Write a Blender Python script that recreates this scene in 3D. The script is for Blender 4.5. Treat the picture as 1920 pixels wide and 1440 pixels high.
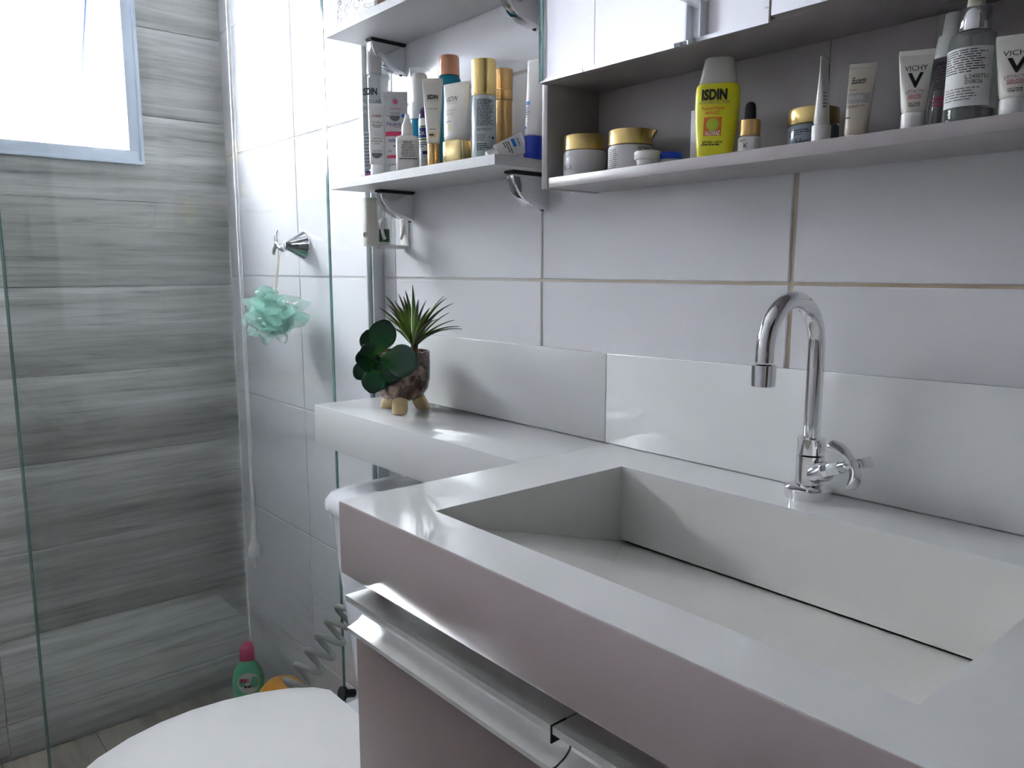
import bpy, bmesh, math, random
from mathutils import Vector, Matrix
random.seed(7)
for o in list(bpy.data.objects): bpy.data.objects.remove(o)
scn = bpy.context.scene
COL = scn.collection
PI = math.pi

# ------------------------------------------------------------------ camera
F = 1475.506; YAW, PITCH, ROLL = 0.865229, -0.144238, -0.000604
CAM = Vector((2.05309, -0.78785, 1.13742))
_d = Vector((-math.sin(YAW)*math.cos(PITCH), math.cos(YAW)*math.cos(PITCH), math.sin(PITCH)))
_r = _d.cross(Vector((0, 0, 1))).normalized(); _u = _r.cross(_d)
c_, s_ = math.cos(ROLL), math.sin(ROLL)
CR = c_*_r + s_*_u; CU = -s_*_r + c_*_u; CD = _d
cam = bpy.data.cameras.new('camera'); cam.sensor_width = 36; cam.lens = F/1920*36
cam.clip_start = 0.02
camo = bpy.data.objects.new('camera', cam); COL.objects.link(camo)
M = Matrix((CR, CU, -CD)).transposed().to_4x4(); M.translation = CAM
camo.matrix_world = M
scn.camera = camo

def at(px, py, ax, val):
    """pixel of the photograph -> point on the plane where coordinate ax equals val"""
    v = CD + (px-960)/F*CR - (py-720)/F*CU
    return CAM + v*((val-CAM[ax])/v[ax])
def depth(p): return (Vector(p)-CAM).dot(CD)

# ------------------------------------------------------------------ world, daylight, exposure
w = bpy.data.worlds.new('overcast_sky'); scn.world = w; w.use_nodes = True
bg = w.node_tree.nodes['Background']
bg.inputs[0].default_value = (0.92, 0.955, 1.0, 1); bg.inputs[1].default_value = 56.0
vs = scn.view_settings
vs.view_transform = 'Standard'; vs.look = 'None'; vs.gamma = 1.0; vs.use_curve_mapping = False
vs.exposure = 1.7

YO = -1.20          # opposite wall
XE = 2.85           # wall behind the camera
ZC = 2.45           # ceiling
WY0, WY1, WZ0, WZ1 = -0.82, -0.2066, 1.391, 1.84   # window outer frame
pl = bpy.data.lights.new('window_portal', 'AREA'); pl.shape = 'RECTANGLE'
pl.size = WY1-WY0-.05; pl.size_y = WZ1-WZ0-.05; pl.cycles.is_portal = True
po = bpy.data.objects.new('window_portal', pl); COL.objects.link(po)
po.location = (-0.165, (WY0+WY1)/2, (WZ0+WZ1)/2)
po.rotation_euler = Matrix(((0, 0, -1), (-1, 0, 0), (0, 1, 0))).to_euler()

# ------------------------------------------------------------------ materials
def lin(c):
    return tuple(((v/255)/12.92 if v/255 <= .04045 else ((v/255+.055)/1.055)**2.4) for v in c)
def newmat(name):
    m = bpy.data.materials.new(name); m.use_nodes = True
    return m, m.node_tree.nodes, m.node_tree.links, m.node_tree.nodes['Principled BSDF']
def mat(name, rgb, rough=.4, metal=0, var=0.04, scale=30, bump=0, spec=.5, sss=0, coat=0):
    """plain colour with a fine noise variation"""
    m, N, L, b = newmat(name)
    c = lin(rgb)
    tc = N.new('ShaderNodeTexCoord'); nz = N.new('ShaderNodeTexNoise'); nz.inputs['Scale'].default_value = scale
    nz.inputs['Detail'].default_value = 3
    L.new(tc.outputs['Object'], nz.inputs['Vector'])
    mx = N.new('ShaderNodeMix'); mx.data_type = 'RGBA'
    mx.inputs[6].default_value = tuple(v*(1-var) for v in c)+(1,)
    mx.inputs[7].default_value = tuple(min(1, v*(1+var)) for v in c)+(1,)
    L.new(nz.outputs['Fac'], mx.inputs[0]); L.new(mx.outputs[2], b.inputs['Base Color'])
    b.inputs['Roughness'].default_value = rough; b.inputs['Metallic'].default_value = metal
    b.inputs['Specular IOR Level'].default_value = spec
    if coat: b.inputs['Coat Weight'].default_value = coat; b.inputs['Coat Roughness'].default_value = .05
    if bump:
        bp = N.new('ShaderNodeBump'); bp.inputs['Strength'].default_value = bump; bp.inputs['Distance'].default_value = .002
        L.new(nz.outputs['Fac'], bp.inputs['Height']); L.new(bp.outputs[0], b.inputs['Normal'])
    return m
def clear(name, tint, refl=1.0, diff=0.0, diffcol=(255, 255, 255), rough=0.0):
    """thin clear sheet: tinted transparency, angle dependent mirror, optional milky share"""
    m, N, L, b = newmat(name); N.remove(b)
    out = N['Material Output']
    tr = N.new('ShaderNodeBsdfTransparent'); tr.inputs[0].default_value = tuple(tint)+(1,)
    gl = N.new('ShaderNodeBsdfAnisotropic') if False else N.new('ShaderNodeBsdfGlossy')
    gl.inputs['Roughness'].default_value = rough
    lw = N.new('ShaderNodeLayerWeight'); lw.inputs[0].default_value = .5
    pw = N.new('ShaderNodeMath'); pw.operation = 'POWER'; pw.inputs[1].default_value = 5
    ma = N.new('ShaderNodeMath'); ma.operation = 'MULTIPLY_ADD'; ma.inputs[1].default_value = .9*refl; ma.inputs[2].default_value = .042*refl
    L.new(lw.outputs['Facing'], pw.inputs[0]); L.new(pw.outputs[0], ma.inputs[0])
    base = tr.outputs[0]
    if diff:
        df = N.new('ShaderNodeBsdfDiffuse'); df.inputs[0].default_value = lin(diffcol)+(1,)
        tl = N.new('ShaderNodeBsdfTranslucent'); tl.inputs[0].default_value = lin(diffcol)+(1,)
        a = N.new('ShaderNodeMixShader'); a.inputs[0].default_value = .5
        L.new(df.outputs[0], a.inputs[1]); L.new(tl.outputs[0], a.inputs[2])
        m2 = N.new('ShaderNodeMixShader'); m2.inputs[0].default_value = diff
        L.new(tr.outputs[0], m2.inputs[1]); L.new(a.outputs[0], m2.inputs[2]); base = m2.outputs[0]
    mx = N.new('ShaderNodeMixShader')
    L.new(ma.outputs[0], mx.inputs[0]); L.new(base, mx.inputs[1]); L.new(gl.outputs[0], mx.inputs[2])
    L.new(mx.outputs[0], out.inputs['Surface'])
    return m
def ramp(N, stops):
    r = N.new('ShaderNodeValToRGB'); e = r.color_ramp.elements
    while len(e) < len(stops): e.new(.5)
    for i, (p, c) in enumerate(stops): e[i].position = p; e[i].color = lin(c)+(1,)
    return r
def wood_tile(name, stops, yscale=2.2, zscale=26, rough=.3, flat=False, warm=(170, 158, 140)):
    """streaky printed wood-look porcelain, every piece shifted on its own"""
    m, N, L, b = newmat(name)
    tc = N.new('ShaderNodeNewGeometry'); oi = N.new('ShaderNodeObjectInfo')
    mp = N.new('ShaderNodeMapping')
    mp.inputs['Scale'].default_value = (zscale, yscale, zscale) if not flat else (zscale, yscale, 1)
    mv = N.new('ShaderNodeMath'); mv.operation = 'MULTIPLY'; mv.inputs[1].default_value = 37.0
    cb = N.new('ShaderNodeCombineXYZ')
    L.new(oi.outputs['Random'], mv.inputs[0])
    for i in range(3): L.new(mv.outputs[0], cb.inputs[i])
    ad = N.new('ShaderNodeVectorMath'); ad.operation = 'ADD'
    L.new(tc.outputs['Position'], mp.inputs['Vector']); L.new(mp.outputs[0], ad.inputs[0]); L.new(cb.outputs[0], ad.inputs[1])
    n1 = N.new('ShaderNodeTexNoise'); n1.inputs['Scale'].default_value = 1.0; n1.inputs['Detail'].default_value = 9; n1.inputs['Roughness'].default_value = .68; n1.inputs['Distortion'].default_value = .35
    L.new(ad.outputs[0], n1.inputs['Vector'])
    rp = ramp(N, stops); L.new(n1.outputs['Fac'], rp.inputs[0])
    n2 = N.new('ShaderNodeTexNoise'); n2.inputs['Scale'].default_value = .16; n2.inputs['Detail'].default_value = 2
    L.new(ad.outputs[0], n2.inputs['Vector'])
    r2 = ramp(N, [(.36, (206, 204, 200)), (.6, (255, 255, 255))]); L.new(n2.outputs['Fac'], r2.inputs[0])
    mx = N.new('ShaderNodeMix'); mx.data_type = 'RGBA'; mx.blend_type = 'MULTIPLY'; mx.inputs[0].default_value = .75
    L.new(rp.outputs[0], mx.inputs[6]); L.new(r2.outputs[0], mx.inputs[7])
    L.new(mx.outputs[2], b.inputs['Base Color'])
    b.inputs['Roughness'].default_value = rough
    bp = N.new('ShaderNodeBump'); bp.inputs['Strength'].default_value = .15; bp.inputs['Distance'].default_value = .001
    L.new(n1.outputs['Fac'], bp.inputs['Height']); L.new(bp.outputs[0], b.inputs['Normal'])
    return m

MT = {}
MT['tile'] = mat('white_glazed_tile', (226, 225, 228), .13, var=.015, scale=6)
def grout_mat():
    m, N, L, b = newmat('stained_grout')
    g = N.new('ShaderNodeNewGeometry'); sx = N.new('ShaderNodeSeparateXYZ'); L.new(g.outputs['Position'], sx.inputs[0])
    nz = N.new('ShaderNodeTexNoise'); nz.inputs['Scale'].default_value = 14; nz.inputs['Detail'].default_value = 5; L.new(g.outputs['Position'], nz.inputs['Vector'])
    md = N.new('ShaderNodeMath'); md.operation = 'MULTIPLY_ADD'; md.inputs[1].default_value = .5; L.new(nz.outputs['Fac'], md.inputs[0]); L.new(sx.outputs[0], md.inputs[2])
    mr = N.new('ShaderNodeMapRange'); mr.inputs[1].default_value = 1.1; mr.inputs[2].default_value = 2.0; L.new(md.outputs[0], mr.inputs[0])
    r = ramp(N, [(0, (196, 196, 196)), (.55, (202, 190, 176)), (1, (188, 170, 150))]); L.new(mr.outputs[0], r.inputs[0])
    L.new(r.outputs[0], b.inputs['Base Color']); b.inputs['Roughness'].default_value = .9
    return m
MT['grout'] = grout_mat()
MT['grout_dark'] = mat('grey_grout', (120, 118, 112), .9, var=.1, scale=40)
MT['wood'] = wood_tile('grey_wood_look_tile', [(.26, (138, 139, 136)), (.40, (186, 187, 184)), (.55, (210, 211, 208)), (.7, (222, 224, 222))], 3.6, 70)
MT['floor'] = wood_tile('beige_floor_tile', [(.3, (150, 142, 128)), (.5, (182, 174, 160)), (.7, (200, 193, 180))], 20, 3, .35, True)
MT['paint'] = mat('white_paint', (232, 232, 230), .7, var=.01)
MT['stone'] = mat('white_polished_stone', (226, 226, 226), .06, var=.012, scale=8)
MT['stone_in'] = mat('warm_white_porcelain', (226, 225, 221), .16, var=.02, scale=9)
MT['mauve'] = mat('mauve_satin_laminate', (140, 124, 122), .3, var=.04, scale=5)
MT['apron'] = mat('pale_mauve_gloss', (176, 162, 163), .12, var=.015, scale=5)
MT['cab'] = mat('taupe_laminate', (168, 160, 161), .34, var=.05, scale=60)
MT['edge'] = mat('pale_edge_band', (200, 198, 199), .45, var=.06, scale=90)
MT['shelfunder'] = mat('taupe_shelf_board', (200, 198, 199), .4, var=.03, scale=40)
MT['chrome'] = mat('polished_chrome', (232, 232, 234), .05, 1, var=.01)
MT['alu'] = mat('brushed_aluminium', (238, 238, 236), .33, .8, var=.05, scale=60)
MT['alu_win'] = mat('satin_window_aluminium', (216, 228, 242), .4, .1, var=.02)
MT['sash'] = mat('white_aluminium_sash', (232, 228, 234), .4, 0, var=.02)
MT['gasket'] = mat('dark_blue_gasket', (52, 72, 110), .6)
MT['rubber'] = mat('black_rubber', (18, 18, 20), .6)
MT['ceramic'] = mat('white_sanitary_ceramic', (232, 232, 236), .1, var=.01, scale=4)
MT['plastic_white'] = mat('white_plastic', (236, 234, 232), .3, var=.01)
MT['plastic_offwhite'] = mat('offwhite_plastic', (226, 222, 214), .4, var=.015)
MT['gold'] = mat('satin_gold', (214, 188, 124), .28, 1, var=.03, scale=50)
MT['gold2'] = mat('brushed_pale_gold', (236, 216, 156), .25, 1, var=.03, scale=50)
MT['bronze'] = mat('brushed_bronze', (196, 160, 108), .32, 1, var=.05, scale=50)
MT['copper'] = mat('satin_copper_plastic', (198, 140, 108), .28, .25, var=.03)
MT['teal'] = mat('teal_plastic', (8, 132, 158), .3, var=.04)
MT['blue'] = mat('blue_plastic', (12, 62, 190), .3)
MT['bluecap'] = mat('royal_blue_plastic', (8, 48, 160), .35)
MT['purple'] = mat('purple_plastic', (70, 24, 96), .35)
MT['ink'] = mat('black_print', (24, 22, 24), .6)
MT['inkgrey'] = mat('grey_print', (108, 106, 108), .6)
MT['inklight'] = mat('pale_grey_print', (172, 168, 166), .6)
MT['inkred'] = mat('crimson_print', (186, 30, 78), .6)
MT['inkpink'] = mat('pink_print', (218, 96, 128), .6)
MT['inkblue'] = mat('blue_print', (30, 52, 130), .6)
MT['inkorange'] = mat('orange_print', (226, 118, 40), .6)
MT['inkgreen'] = mat('green_print', (70, 140, 60), .6)
MT['skyblue'] = mat('bright_blue_print', (20, 120, 206), .5)
MT['goldprint'] = mat('gold_foil_print', (222, 206, 150), .3, .3)
MT['yellow'] = mat('lemon_yellow_plastic', (226, 220, 30), .35, var=.02)
MT['ball'] = mat('yellow_green_print', (186, 200, 50), .5, var=.12)
MT['capgrey'] = mat('frosted_grey_cap', (196, 194, 188), .35, var=.03)
MT['frost'] = mat('frosted_glass_bottle', (196, 206, 210), .25, var=.03)
MT['jarbody'] = mat('pearl_white_jar', (214, 212, 214), .3, var=.02)
MT['jargrey'] = mat('grey_blue_glass_jar', (116, 128, 138), .2, var=.03)
MT['label'] = mat('white_paper_label', (224, 224, 222), .6)
MT['silvertube'] = mat('pearl_grey_tube', (200, 198, 198), .3, var=.03)
MT['beigetube'] = mat('beige_tube', (204, 192, 176), .3, var=.03)
MT['creamtube'] = mat('cream_white_tube', (232, 228, 220), .32, var=.015)
MT['glass'] = clear('clear_shower_glass', (.984, .994, .99), .85)
MT['glassedge'] = mat('dark_green_glass_edge', (84, 124, 118), .15)
MT['clearplastic'] = clear('clear_plastic', (.975, .985, .985), .8, .03)
MT['channel'] = mat('satin_anodised_channel', (196, 198, 202), .45, .15, var=.02)
MT['water'] = clear('clear_liquid', (.94, .96, .96), .2, .04, (220, 226, 226))
MT['cloudy'] = clear('cloudy_plastic', (.8, .82, .84), 1.0, .35, (226, 230, 232))
MT['blueclear'] = mat('translucent_blue_plastic', (22, 150, 190), .12, var=.05)
MT['serumglass'] = clear('grey_serum_glass', (.86, .88, .86), 1.3, .3, (190, 194, 190))
MT['darkclear'] = clear('smoky_clear_plastic', (.7, .68, .7), 1.2, .35, (150, 142, 150))
MT['pane'] = clear('frosted_window_pane', (.62, .62, .62), .6, .45, (255, 255, 255), .2)
MT['mirror'] = mat('mirror_silver', (246, 246, 248), .0, 1, var=.0)
MT['pot'] = None
MT['bisque'] = mat('unglazed_bisque', (206, 182, 140), .75, var=.08, scale=60)
MT['soil'] = mat('brown_soil', (84, 66, 48), .95, var=.4, scale=200, bump=.6)
MT['coil'] = mat('grey_plastic_hose', (150, 152, 148), .4)
MT['bottlegreen'] = mat('mint_green_plastic', (96, 190, 146), .35)
MT['magenta'] = mat('magenta_plastic', (190, 30, 92), .4)
MT['orange'] = mat('orange_yellow_plastic', (226, 150, 26), .45, var=.04)
MT['plaster'] = mat('rough_plaster', (196, 190, 192), .95, var=.3, scale=120, bump=.8)
MT['door'] = mat('dark_brown_door', (66, 46, 42), .4, var=.08, scale=10)
MT['facade'] = mat('pale_render_facade', (222, 222, 226), .9)
MT['facadeband'] = mat('grey_concrete_band', (150, 150, 156), .9)
MT['sheet'] = mat('pale_blue_sheet', (170, 200, 228), .8, var=.2, scale=3)
MT['cream'] = mat('salmon_card', (226, 196, 176), .6)
MT['string'] = mat('pale_cotton_string', (222, 206, 190), .8)

def special_mats():
    # brown marbled pot
    m, N, L, b = newmat('brown_marbled_glaze')
    tc = N.new('ShaderNodeTexCoord'); nz = N.new('ShaderNodeTexNoise'); nz.inputs['Scale'].default_value = 42
    nz.inputs['Detail'].default_value = 8; nz.inputs['Distortion'].default_value = 1.4
    L.new(tc.outputs['Object'], nz.inputs['Vector'])
    r = ramp(N, [(.34, (46, 33, 27)), (.5, (92, 72, 60)), (.66, (138, 116, 100))]); L.new(nz.outputs['Fac'], r.inputs[0])
    L.new(r.outputs[0], b.inputs['Base Color']); b.inputs['Roughness'].default_value = .22
    MT['pot'] = m
    # leaf greens: gradient from the base of the leaf by its own uv-less generated coordinate
    def leafmat(name, a, bcol, tip, rough):
        m, N, L, b = newmat(name)
        at_ = N.new('ShaderNodeAttribute'); at_.attribute_name = 'along'
        r = ramp(N, [(.0, a), (.45, bcol), (1, tip)]); L.new(at_.outputs['Fac'], r.inputs[0])
        nz = N.new('ShaderNodeTexNoise'); nz.inputs['Scale'].default_value = 60
        mx = N.new('ShaderNodeMix'); mx.data_type = 'RGBA'; mx.blend_type = 'MULTIPLY'; mx.inputs[0].default_value = .3
        L.new(r.outputs[0], mx.inputs[6]); L.new(nz.outputs['Fac'], mx.inputs[7])
        L.new(mx.outputs[2], b.inputs['Base Color']); b.inputs['Roughness'].default_value = rough
        MT[name] = m
    leafmat('succulent_leaf', (66, 128, 28), (16, 70, 30), (12, 52, 36), .4)
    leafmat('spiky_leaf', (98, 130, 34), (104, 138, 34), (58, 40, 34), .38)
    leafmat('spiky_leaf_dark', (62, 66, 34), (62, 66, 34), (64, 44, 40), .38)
    # loofah mesh
    m, N, L, b = newmat('mint_net_fabric'); N.remove(b)
    tr = N.new('ShaderNodeBsdfTransparent'); df = N.new('ShaderNodeBsdfDiffuse'); tl = N.new('ShaderNodeBsdfTranslucent')
    df.inputs[0].default_value = lin((196, 248, 232))+(1,); tl.inputs[0].default_value = lin((196, 252, 236))+(1,)
    a = N.new('ShaderNodeMixShader'); L.new(df.outputs[0], a.inputs[1]); L.new(tl.outputs[0], a.inputs[2]); a.inputs[0].default_value = .65
    c = N.new('ShaderNodeMixShader'); c.inputs[0].default_value = .30
    L.new(tr.outputs[0], c.inputs[1]); L.new(a.outputs[0], c.inputs[2]); L.new(c.outputs[0], N['Material Output'].inputs['Surface'])
    MT['net'] = m
    # box art: scribbled line print
    m, N, L, b = newmat('scribbled_line_print')
    tc = N.new('ShaderNodeTexCoord'); wv = N.new('ShaderNodeTexNoise'); wv.inputs['Scale'].default_value = 34; wv.inputs['Detail'].default_value = 4; wv.inputs['Distortion'].default_value = 2
    L.new(tc.outputs['Object'], wv.inputs['Vector'])
    r = ramp(N, [(.46, (216, 212, 214)), (.485, (70, 52, 76)), (.5, (60, 44, 64)), (.525, (216, 212, 214))]); L.new(wv.outputs['Fac'], r.inputs[0])
    L.new(r.outputs[0], b.inputs['Base Color']); b.inputs['Roughness'].default_value = .5
    MT['art'] = m
special_mats()

# ------------------------------------------------------------------ mesh helpers
def obj(name, me, parent=None):
    o = bpy.data.objects.new(name, me); COL.objects.link(o)
    if parent: o.parent = parent
    return o
def mk(name, verts, faces, m, parent=None, smooth=False, sharp=None):
    me = bpy.data.meshes.new(name); me.from_pydata([tuple(v) for v in verts], [], faces)
    me.validate(); me.update()
    bm = bmesh.new(); bm.from_mesh(me); bmesh.ops.recalc_face_normals(bm, faces=bm.faces); bm.to_mesh(me); bm.free()
    if m: me.materials.append(MT[m] if isinstance(m, str) else m)
    if smooth:
        for p in me.polygons: p.use_smooth = True
        me.set_sharp_from_angle(angle=math.radians(sharp or 40))
    return obj(name, me, parent)
def boxvf(x0, x1, y0, y1, z0, z1):
    v = [(x, y, z) for x in (x0, x1) for y in (y0, y1) for z in (z0, z1)]
    f = [(0, 1, 3, 2), (4, 6, 7, 5), (0, 4, 5, 1), (2, 3, 7, 6), (0, 2, 6, 4), (1, 5, 7, 3)]
    return v, f
def bevel_mesh(me, r, seg=2):
    bm = bmesh.new(); bm.from_mesh(me)
    es = [e for e in bm.edges if len(e.link_faces) == 2 and e.calc_face_angle(0) > .5]
    bmesh.ops.bevel(bm, geom=es, offset=r, segments=seg, affect='EDGES', profile=.5)
    bm.to_mesh(me); bm.free()
    for p in me.polygons: p.use_smooth = True
    me.set_sharp_from_angle(angle=math.radians(35))
def box(name, x0, x1, y0, y1, z0, z1, m, parent=None, bevel=0, seg=2):
    v, f = boxvf(x0, x1, y0, y1, z0, z1)
    o = mk(name, v, f, m, parent)
    if bevel: bevel_mesh(o.data, bevel, seg)
    return o
def boxes(name, lst, m, parent=None, bevel=0):
    V, Fc = [], []
    for b in lst:
        v, f = boxvf(*b); k = len(V); V += v; Fc += [tuple(i+k for i in q) for q in f]
    o = mk(name, V, Fc, m, parent)
    if bevel: bevel_mesh(o.data, bevel)
    return o
def hexa(name, bot, top, m, parent=None, bevel=0):
    """eight-corner solid, four corners below and four above, both in the same turn"""
    v = list(bot)+list(top)
    f = [(3, 2, 1, 0), (4, 5, 6, 7)]+[(i, (i+1) % 4, (i+1) % 4+4, i+4) for i in range(4)]
    o = mk(name, v, f, m, parent)
    if bevel: bevel_mesh(o.data, bevel)
    return o
def loft(secs, n=32, capb=True, capt=True):
    """stack of superellipse sections (z, hx, hy, exponent, ox, oy)"""
    V, Fc = [], []
    for s in secs:
        z, hx, hy = s[:3]; e = s[3] if len(s) > 3 else 2; ox = s[4] if len(s) > 4 else 0; oy = s[5] if len(s) > 5 else 0
        for i in range(n):
            a = 2*PI*i/n; c, sn = math.cos(a), math.sin(a)
            V.append((ox+hx*math.copysign(abs(c)**(2/e), c), oy+hy*math.copysign(abs(sn)**(2/e), sn), z))
    for k in range(len(secs)-1):
        for i in range(n):
            j = (i+1) % n
            Fc.append((k*n+i, k*n+j, k*n+n+j, k*n+n+i))
    if capb: Fc.append(tuple(range(n-1, -1, -1)))
    if capt: Fc.append(tuple((len(secs)-1)*n+i for i in range(n)))
    return V, Fc
def lathe(prof, n=32, capb=True, capt=True): return loft([(z, r, r) for z, r in prof], n, capb, capt)
def sweep(pts, rad, n=12, closed=False):
    V, Fc = [], []
    pts = [Vector(p) for p in pts]; N = len(pts)
    rr = rad if isinstance(rad, (list, tuple)) else [rad]*N
    up = None
    for k, p in enumerate(pts):
        t = (pts[min(k+1, N-1)]-pts[max(k-1, 0)]).normalized()
        if up is None:
            up = Vector((0, 0, 1)) if abs(t.z) < .9 else Vector((1, 0, 0))
        s = t.cross(up).normalized(); up = s.cross(t).normalized()
        for i in range(n):
            a = 2*PI*i/n; V.append(p+rr[k]*(math.cos(a)*s+math.sin(a)*up))
    for k in range(N-1):
        for i in range(n):
            j = (i+1) % n; Fc.append((k*n+i, k*n+j, k*n+n+j, k*n+n+i))
    Fc.append(tuple(range(n-1, -1, -1))); Fc.append(tuple((N-1)*n+i for i in range(n)))
    return V, Fc
def prism(pts, d0, d1, fn):
    """closed outline extruded from d0 to d1; fn(u, v, d) gives the corner"""
    n = len(pts); V = [fn(u, v, d0) for u, v in pts]+[fn(u, v, d1) for u, v in pts]
    Fc = [tuple(range(n-1, -1, -1)), tuple(range(n, 2*n))]+[(i, (i+1) % n, (i+1) % n+n, i+n) for i in range(n)]
    return V, Fc
def xf(vf, mtx):
    return [mtx @ Vector(v) for v in vf[0]], vf[1]
def axis_mtx(p, d, roll=0):
    """local z along d, origin p"""
    q = Vector(d).to_track_quat('Z', 'Y').to_matrix().to_4x4(); q = q @ Matrix.Rotation(roll, 4, 'Z'); q.translation = Vector(p); return q
def join(*vfs):
    V, Fc = [], []
    for v, f in vfs:
        k = len(V); V += list(v); Fc += [tuple(i+k for i in q) for q in f]
    return V, Fc
def tag(o, label, cat, group=None):
    o['label'] = label; o['category'] = cat
    if group: o['group'] = group
    return o
def thing(name, label, cat, loc=(0, 0, 0), rotz=0, group=None):
    o = bpy.data.objects.new(name, None); COL.objects.link(o); o.empty_display_size = .02
    o.location = loc; o.rotation_euler = (0, 0, rotz)
    return tag(o, label, cat, group)
def struct(o, label=None):
    o['kind'] = 'structure'
    if label: o['label'] = label
    return o

# ------------------------------------------------------------------ the setting
TW, TH, ZR = 0.3986, 0.30, 1.122      # white tiles: width, height, one row line
def tile_mesh(name, sx, sy, sz, m, bev=.0012):
    v, f = boxvf(0, sx, 0, sy, 0, sz); me = bpy.data.meshes.new(name); me.from_pydata(v, [], f)
    bm = bmesh.new(); bm.from_mesh(me); bmesh.ops.recalc_face_normals(bm, faces=bm.faces)
    bmesh.ops.bevel(bm, geom=bm.edges[:], offset=bev, segments=1, affect='EDGES'); bm.to_mesh(me); bm.free()
    me.materials.append(MT[m]); return me
cache = {}
def put_tile(name, parent, x, y, z, sx, sy, sz, m):
    k = (name, round(sx, 4), round(sy, 4), round(sz, 4), m)
    if k not in cache: cache[k] = tile_mesh(name, sx, sy, sz, m)
    o = obj(name, cache[k], parent); o.location = (x, y, z); return o

floor = struct(box('floor', -.02, XE+.1, YO-.1, .1, -.1, -.004, 'grout_dark'), 'beige wood-look tiled bathroom floor')
for i in range(4):
    for j in range(6):
        y1 = -j*.2; x0 = i*.9-(.45 if j % 2 else 0); x1 = x0+.9
        x0 = max(x0, 0); x1 = min(x1, XE)
        if x1-x0 > .02: put_tile('floor_tile', floor, x0+.001, y1-.199, -.004, x1-x0-.002, .198, .004, 'floor')
ceiling = struct(box('ceiling', -.2, XE+.1, YO-.1, .1, ZC, ZC+.1, 'paint'), 'plain white ceiling')
wall_r = struct(box('wall_right', 0, XE+.1, .0022, .12, -.1, ZC, 'grout'), 'white tiled wall with beige grout behind the basin')
def rows():
    z = ZR-4*TH; out = []
    while z < ZC:
        out.append((max(z, 0), min(z+TH, ZC))); z += TH
    return out
def gr(x):                    # grout gets wider towards the tap
    return .0056 if abs(x-4*TW) < .01 else (.0032 if x > 2.5*TW else .0022)
for z0, z1 in rows():
    gz = .0038
    for i in range(8):
        x0, x1 = i*TW, min((i+1)*TW, XE)
        a = gr(x0)/2; b = gr(x1)/2
        if x1-x0 < .03: continue
        put_tile('wall_tile', wall_r, x0+a, 0, z0+gz/2, x1-x0-a-b, .006, z1-z0-gz, 'tile')
wall_o = struct(box('wall_left', 0, XE+.1, YO-.12, YO-.0022, -.1, ZC, 'grout'), 'white tiled wall seen in the mirror')
for z0, z1 in rows():
    for i in range(-1, 8):
        x0, x1 = max(.36+i*TW, 0), min(.36+(i+1)*TW, XE)
        if x1-x0 < .03: continue
        put_tile('wall_tile', wall_o, x0+.0015, YO-.006, z0+.0015, x1-x0-.003, .006, z1-z0-.003, 'tile')
wall_f = struct(box('wall_front', XE, XE+.1, YO, 0, 0, ZC, 'paint'), 'white wall behind the photographer')
dr = struct(box('door_1', XE-.035, XE-.001, -.98, -.22, 0.005, 2.08, 'door', None, .004), 'dark brown room door')
boxes('door_frame', [(XE-.04, XE-.0005, -1.06, -.985, 0.005, 2.15), (XE-.04, XE-.0005, -.215, -.14, 0.005, 2.15), (XE-.04, XE-.0005, -.985, -.215, 2.085, 2.15)], 'door', dr, .003)
mk('door_handle', *join(xf(lathe([(0, .025), (.008, .025)], 20), axis_mtx((XE-.035, -.9, 1.02), (-1, 0, 0))), sweep([(XE-.04, -.9, 1.02), (XE-.08, -.9, 1.02), (XE-.085, -.88, 1.02), (XE-.085, -.78, 1.02)], .009, 10)), 'alu', dr, True)

# window wall with its opening, wood-look planks cut around it
OY0, OY1, OZ0, OZ1 = WY0+.012, WY1-.012, WZ0+.012, WZ1-.012
wall_b = struct(boxes('wall_back', [(-.15, -.003, YO-.1, .1, -.1, OZ0), (-.15, -.003, YO-.1, .1, OZ1, ZC),
        (-.15, -.003, YO-.1, OY0, OZ0, OZ1), (-.15, -.003, OY1, .1, OZ0, OZ1)], 'plaster'), 'grey wood-look tiled wall around the window')
PH, ZP = 0.2018, 1.098
def plank(parts):
    o = boxes('wall_plank', parts, 'wood', wall_b, .0012); return o
k = -6
while True:
    z0, z1 = max(ZP+k*PH, 0), min(ZP+(k+1)*PH, ZC); k += 1
    if z0 >= ZC: break
    if z1 <= 0.001: continue
    z0 += .001; z1 -= .001
    g = (-.003, 0.0)
    lft = [(YO+.001, -.001)] if z0 > .1 else [(YO+.001, -.583), (-.581, -.001)]
    for a, b in lft:
        if z1 <= OZ0 or z0 >= OZ1: plank([g+(a, b, z0, z1)])
        else:
            cut0, cut1 = max(z0, OZ0), min(z1, OZ1)
            if cut1-cut0 > z1-z0-.004:
                plank([g+(a, OY0, z0, z1)]); plank([g+(OY1, b, z0, z1)])
            else:
                pc = [g+(a, OY0, z0, z1), g+(OY1, b, z0, z1)]
                if cut0 > z0: pc.append(g+(OY0, OY1, z0, cut0))
                if cut1 < z1: pc.append(g+(OY0, OY1, cut1, z1))
                V, Fc = [], []
                for q in pc:
                    v, f = boxvf(*q); n0 = len(V); V += v; Fc += [tuple(i+n0 for i in t) for t in f]
                mk('wall_plank', V, Fc, 'wood', wall_b)

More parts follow.
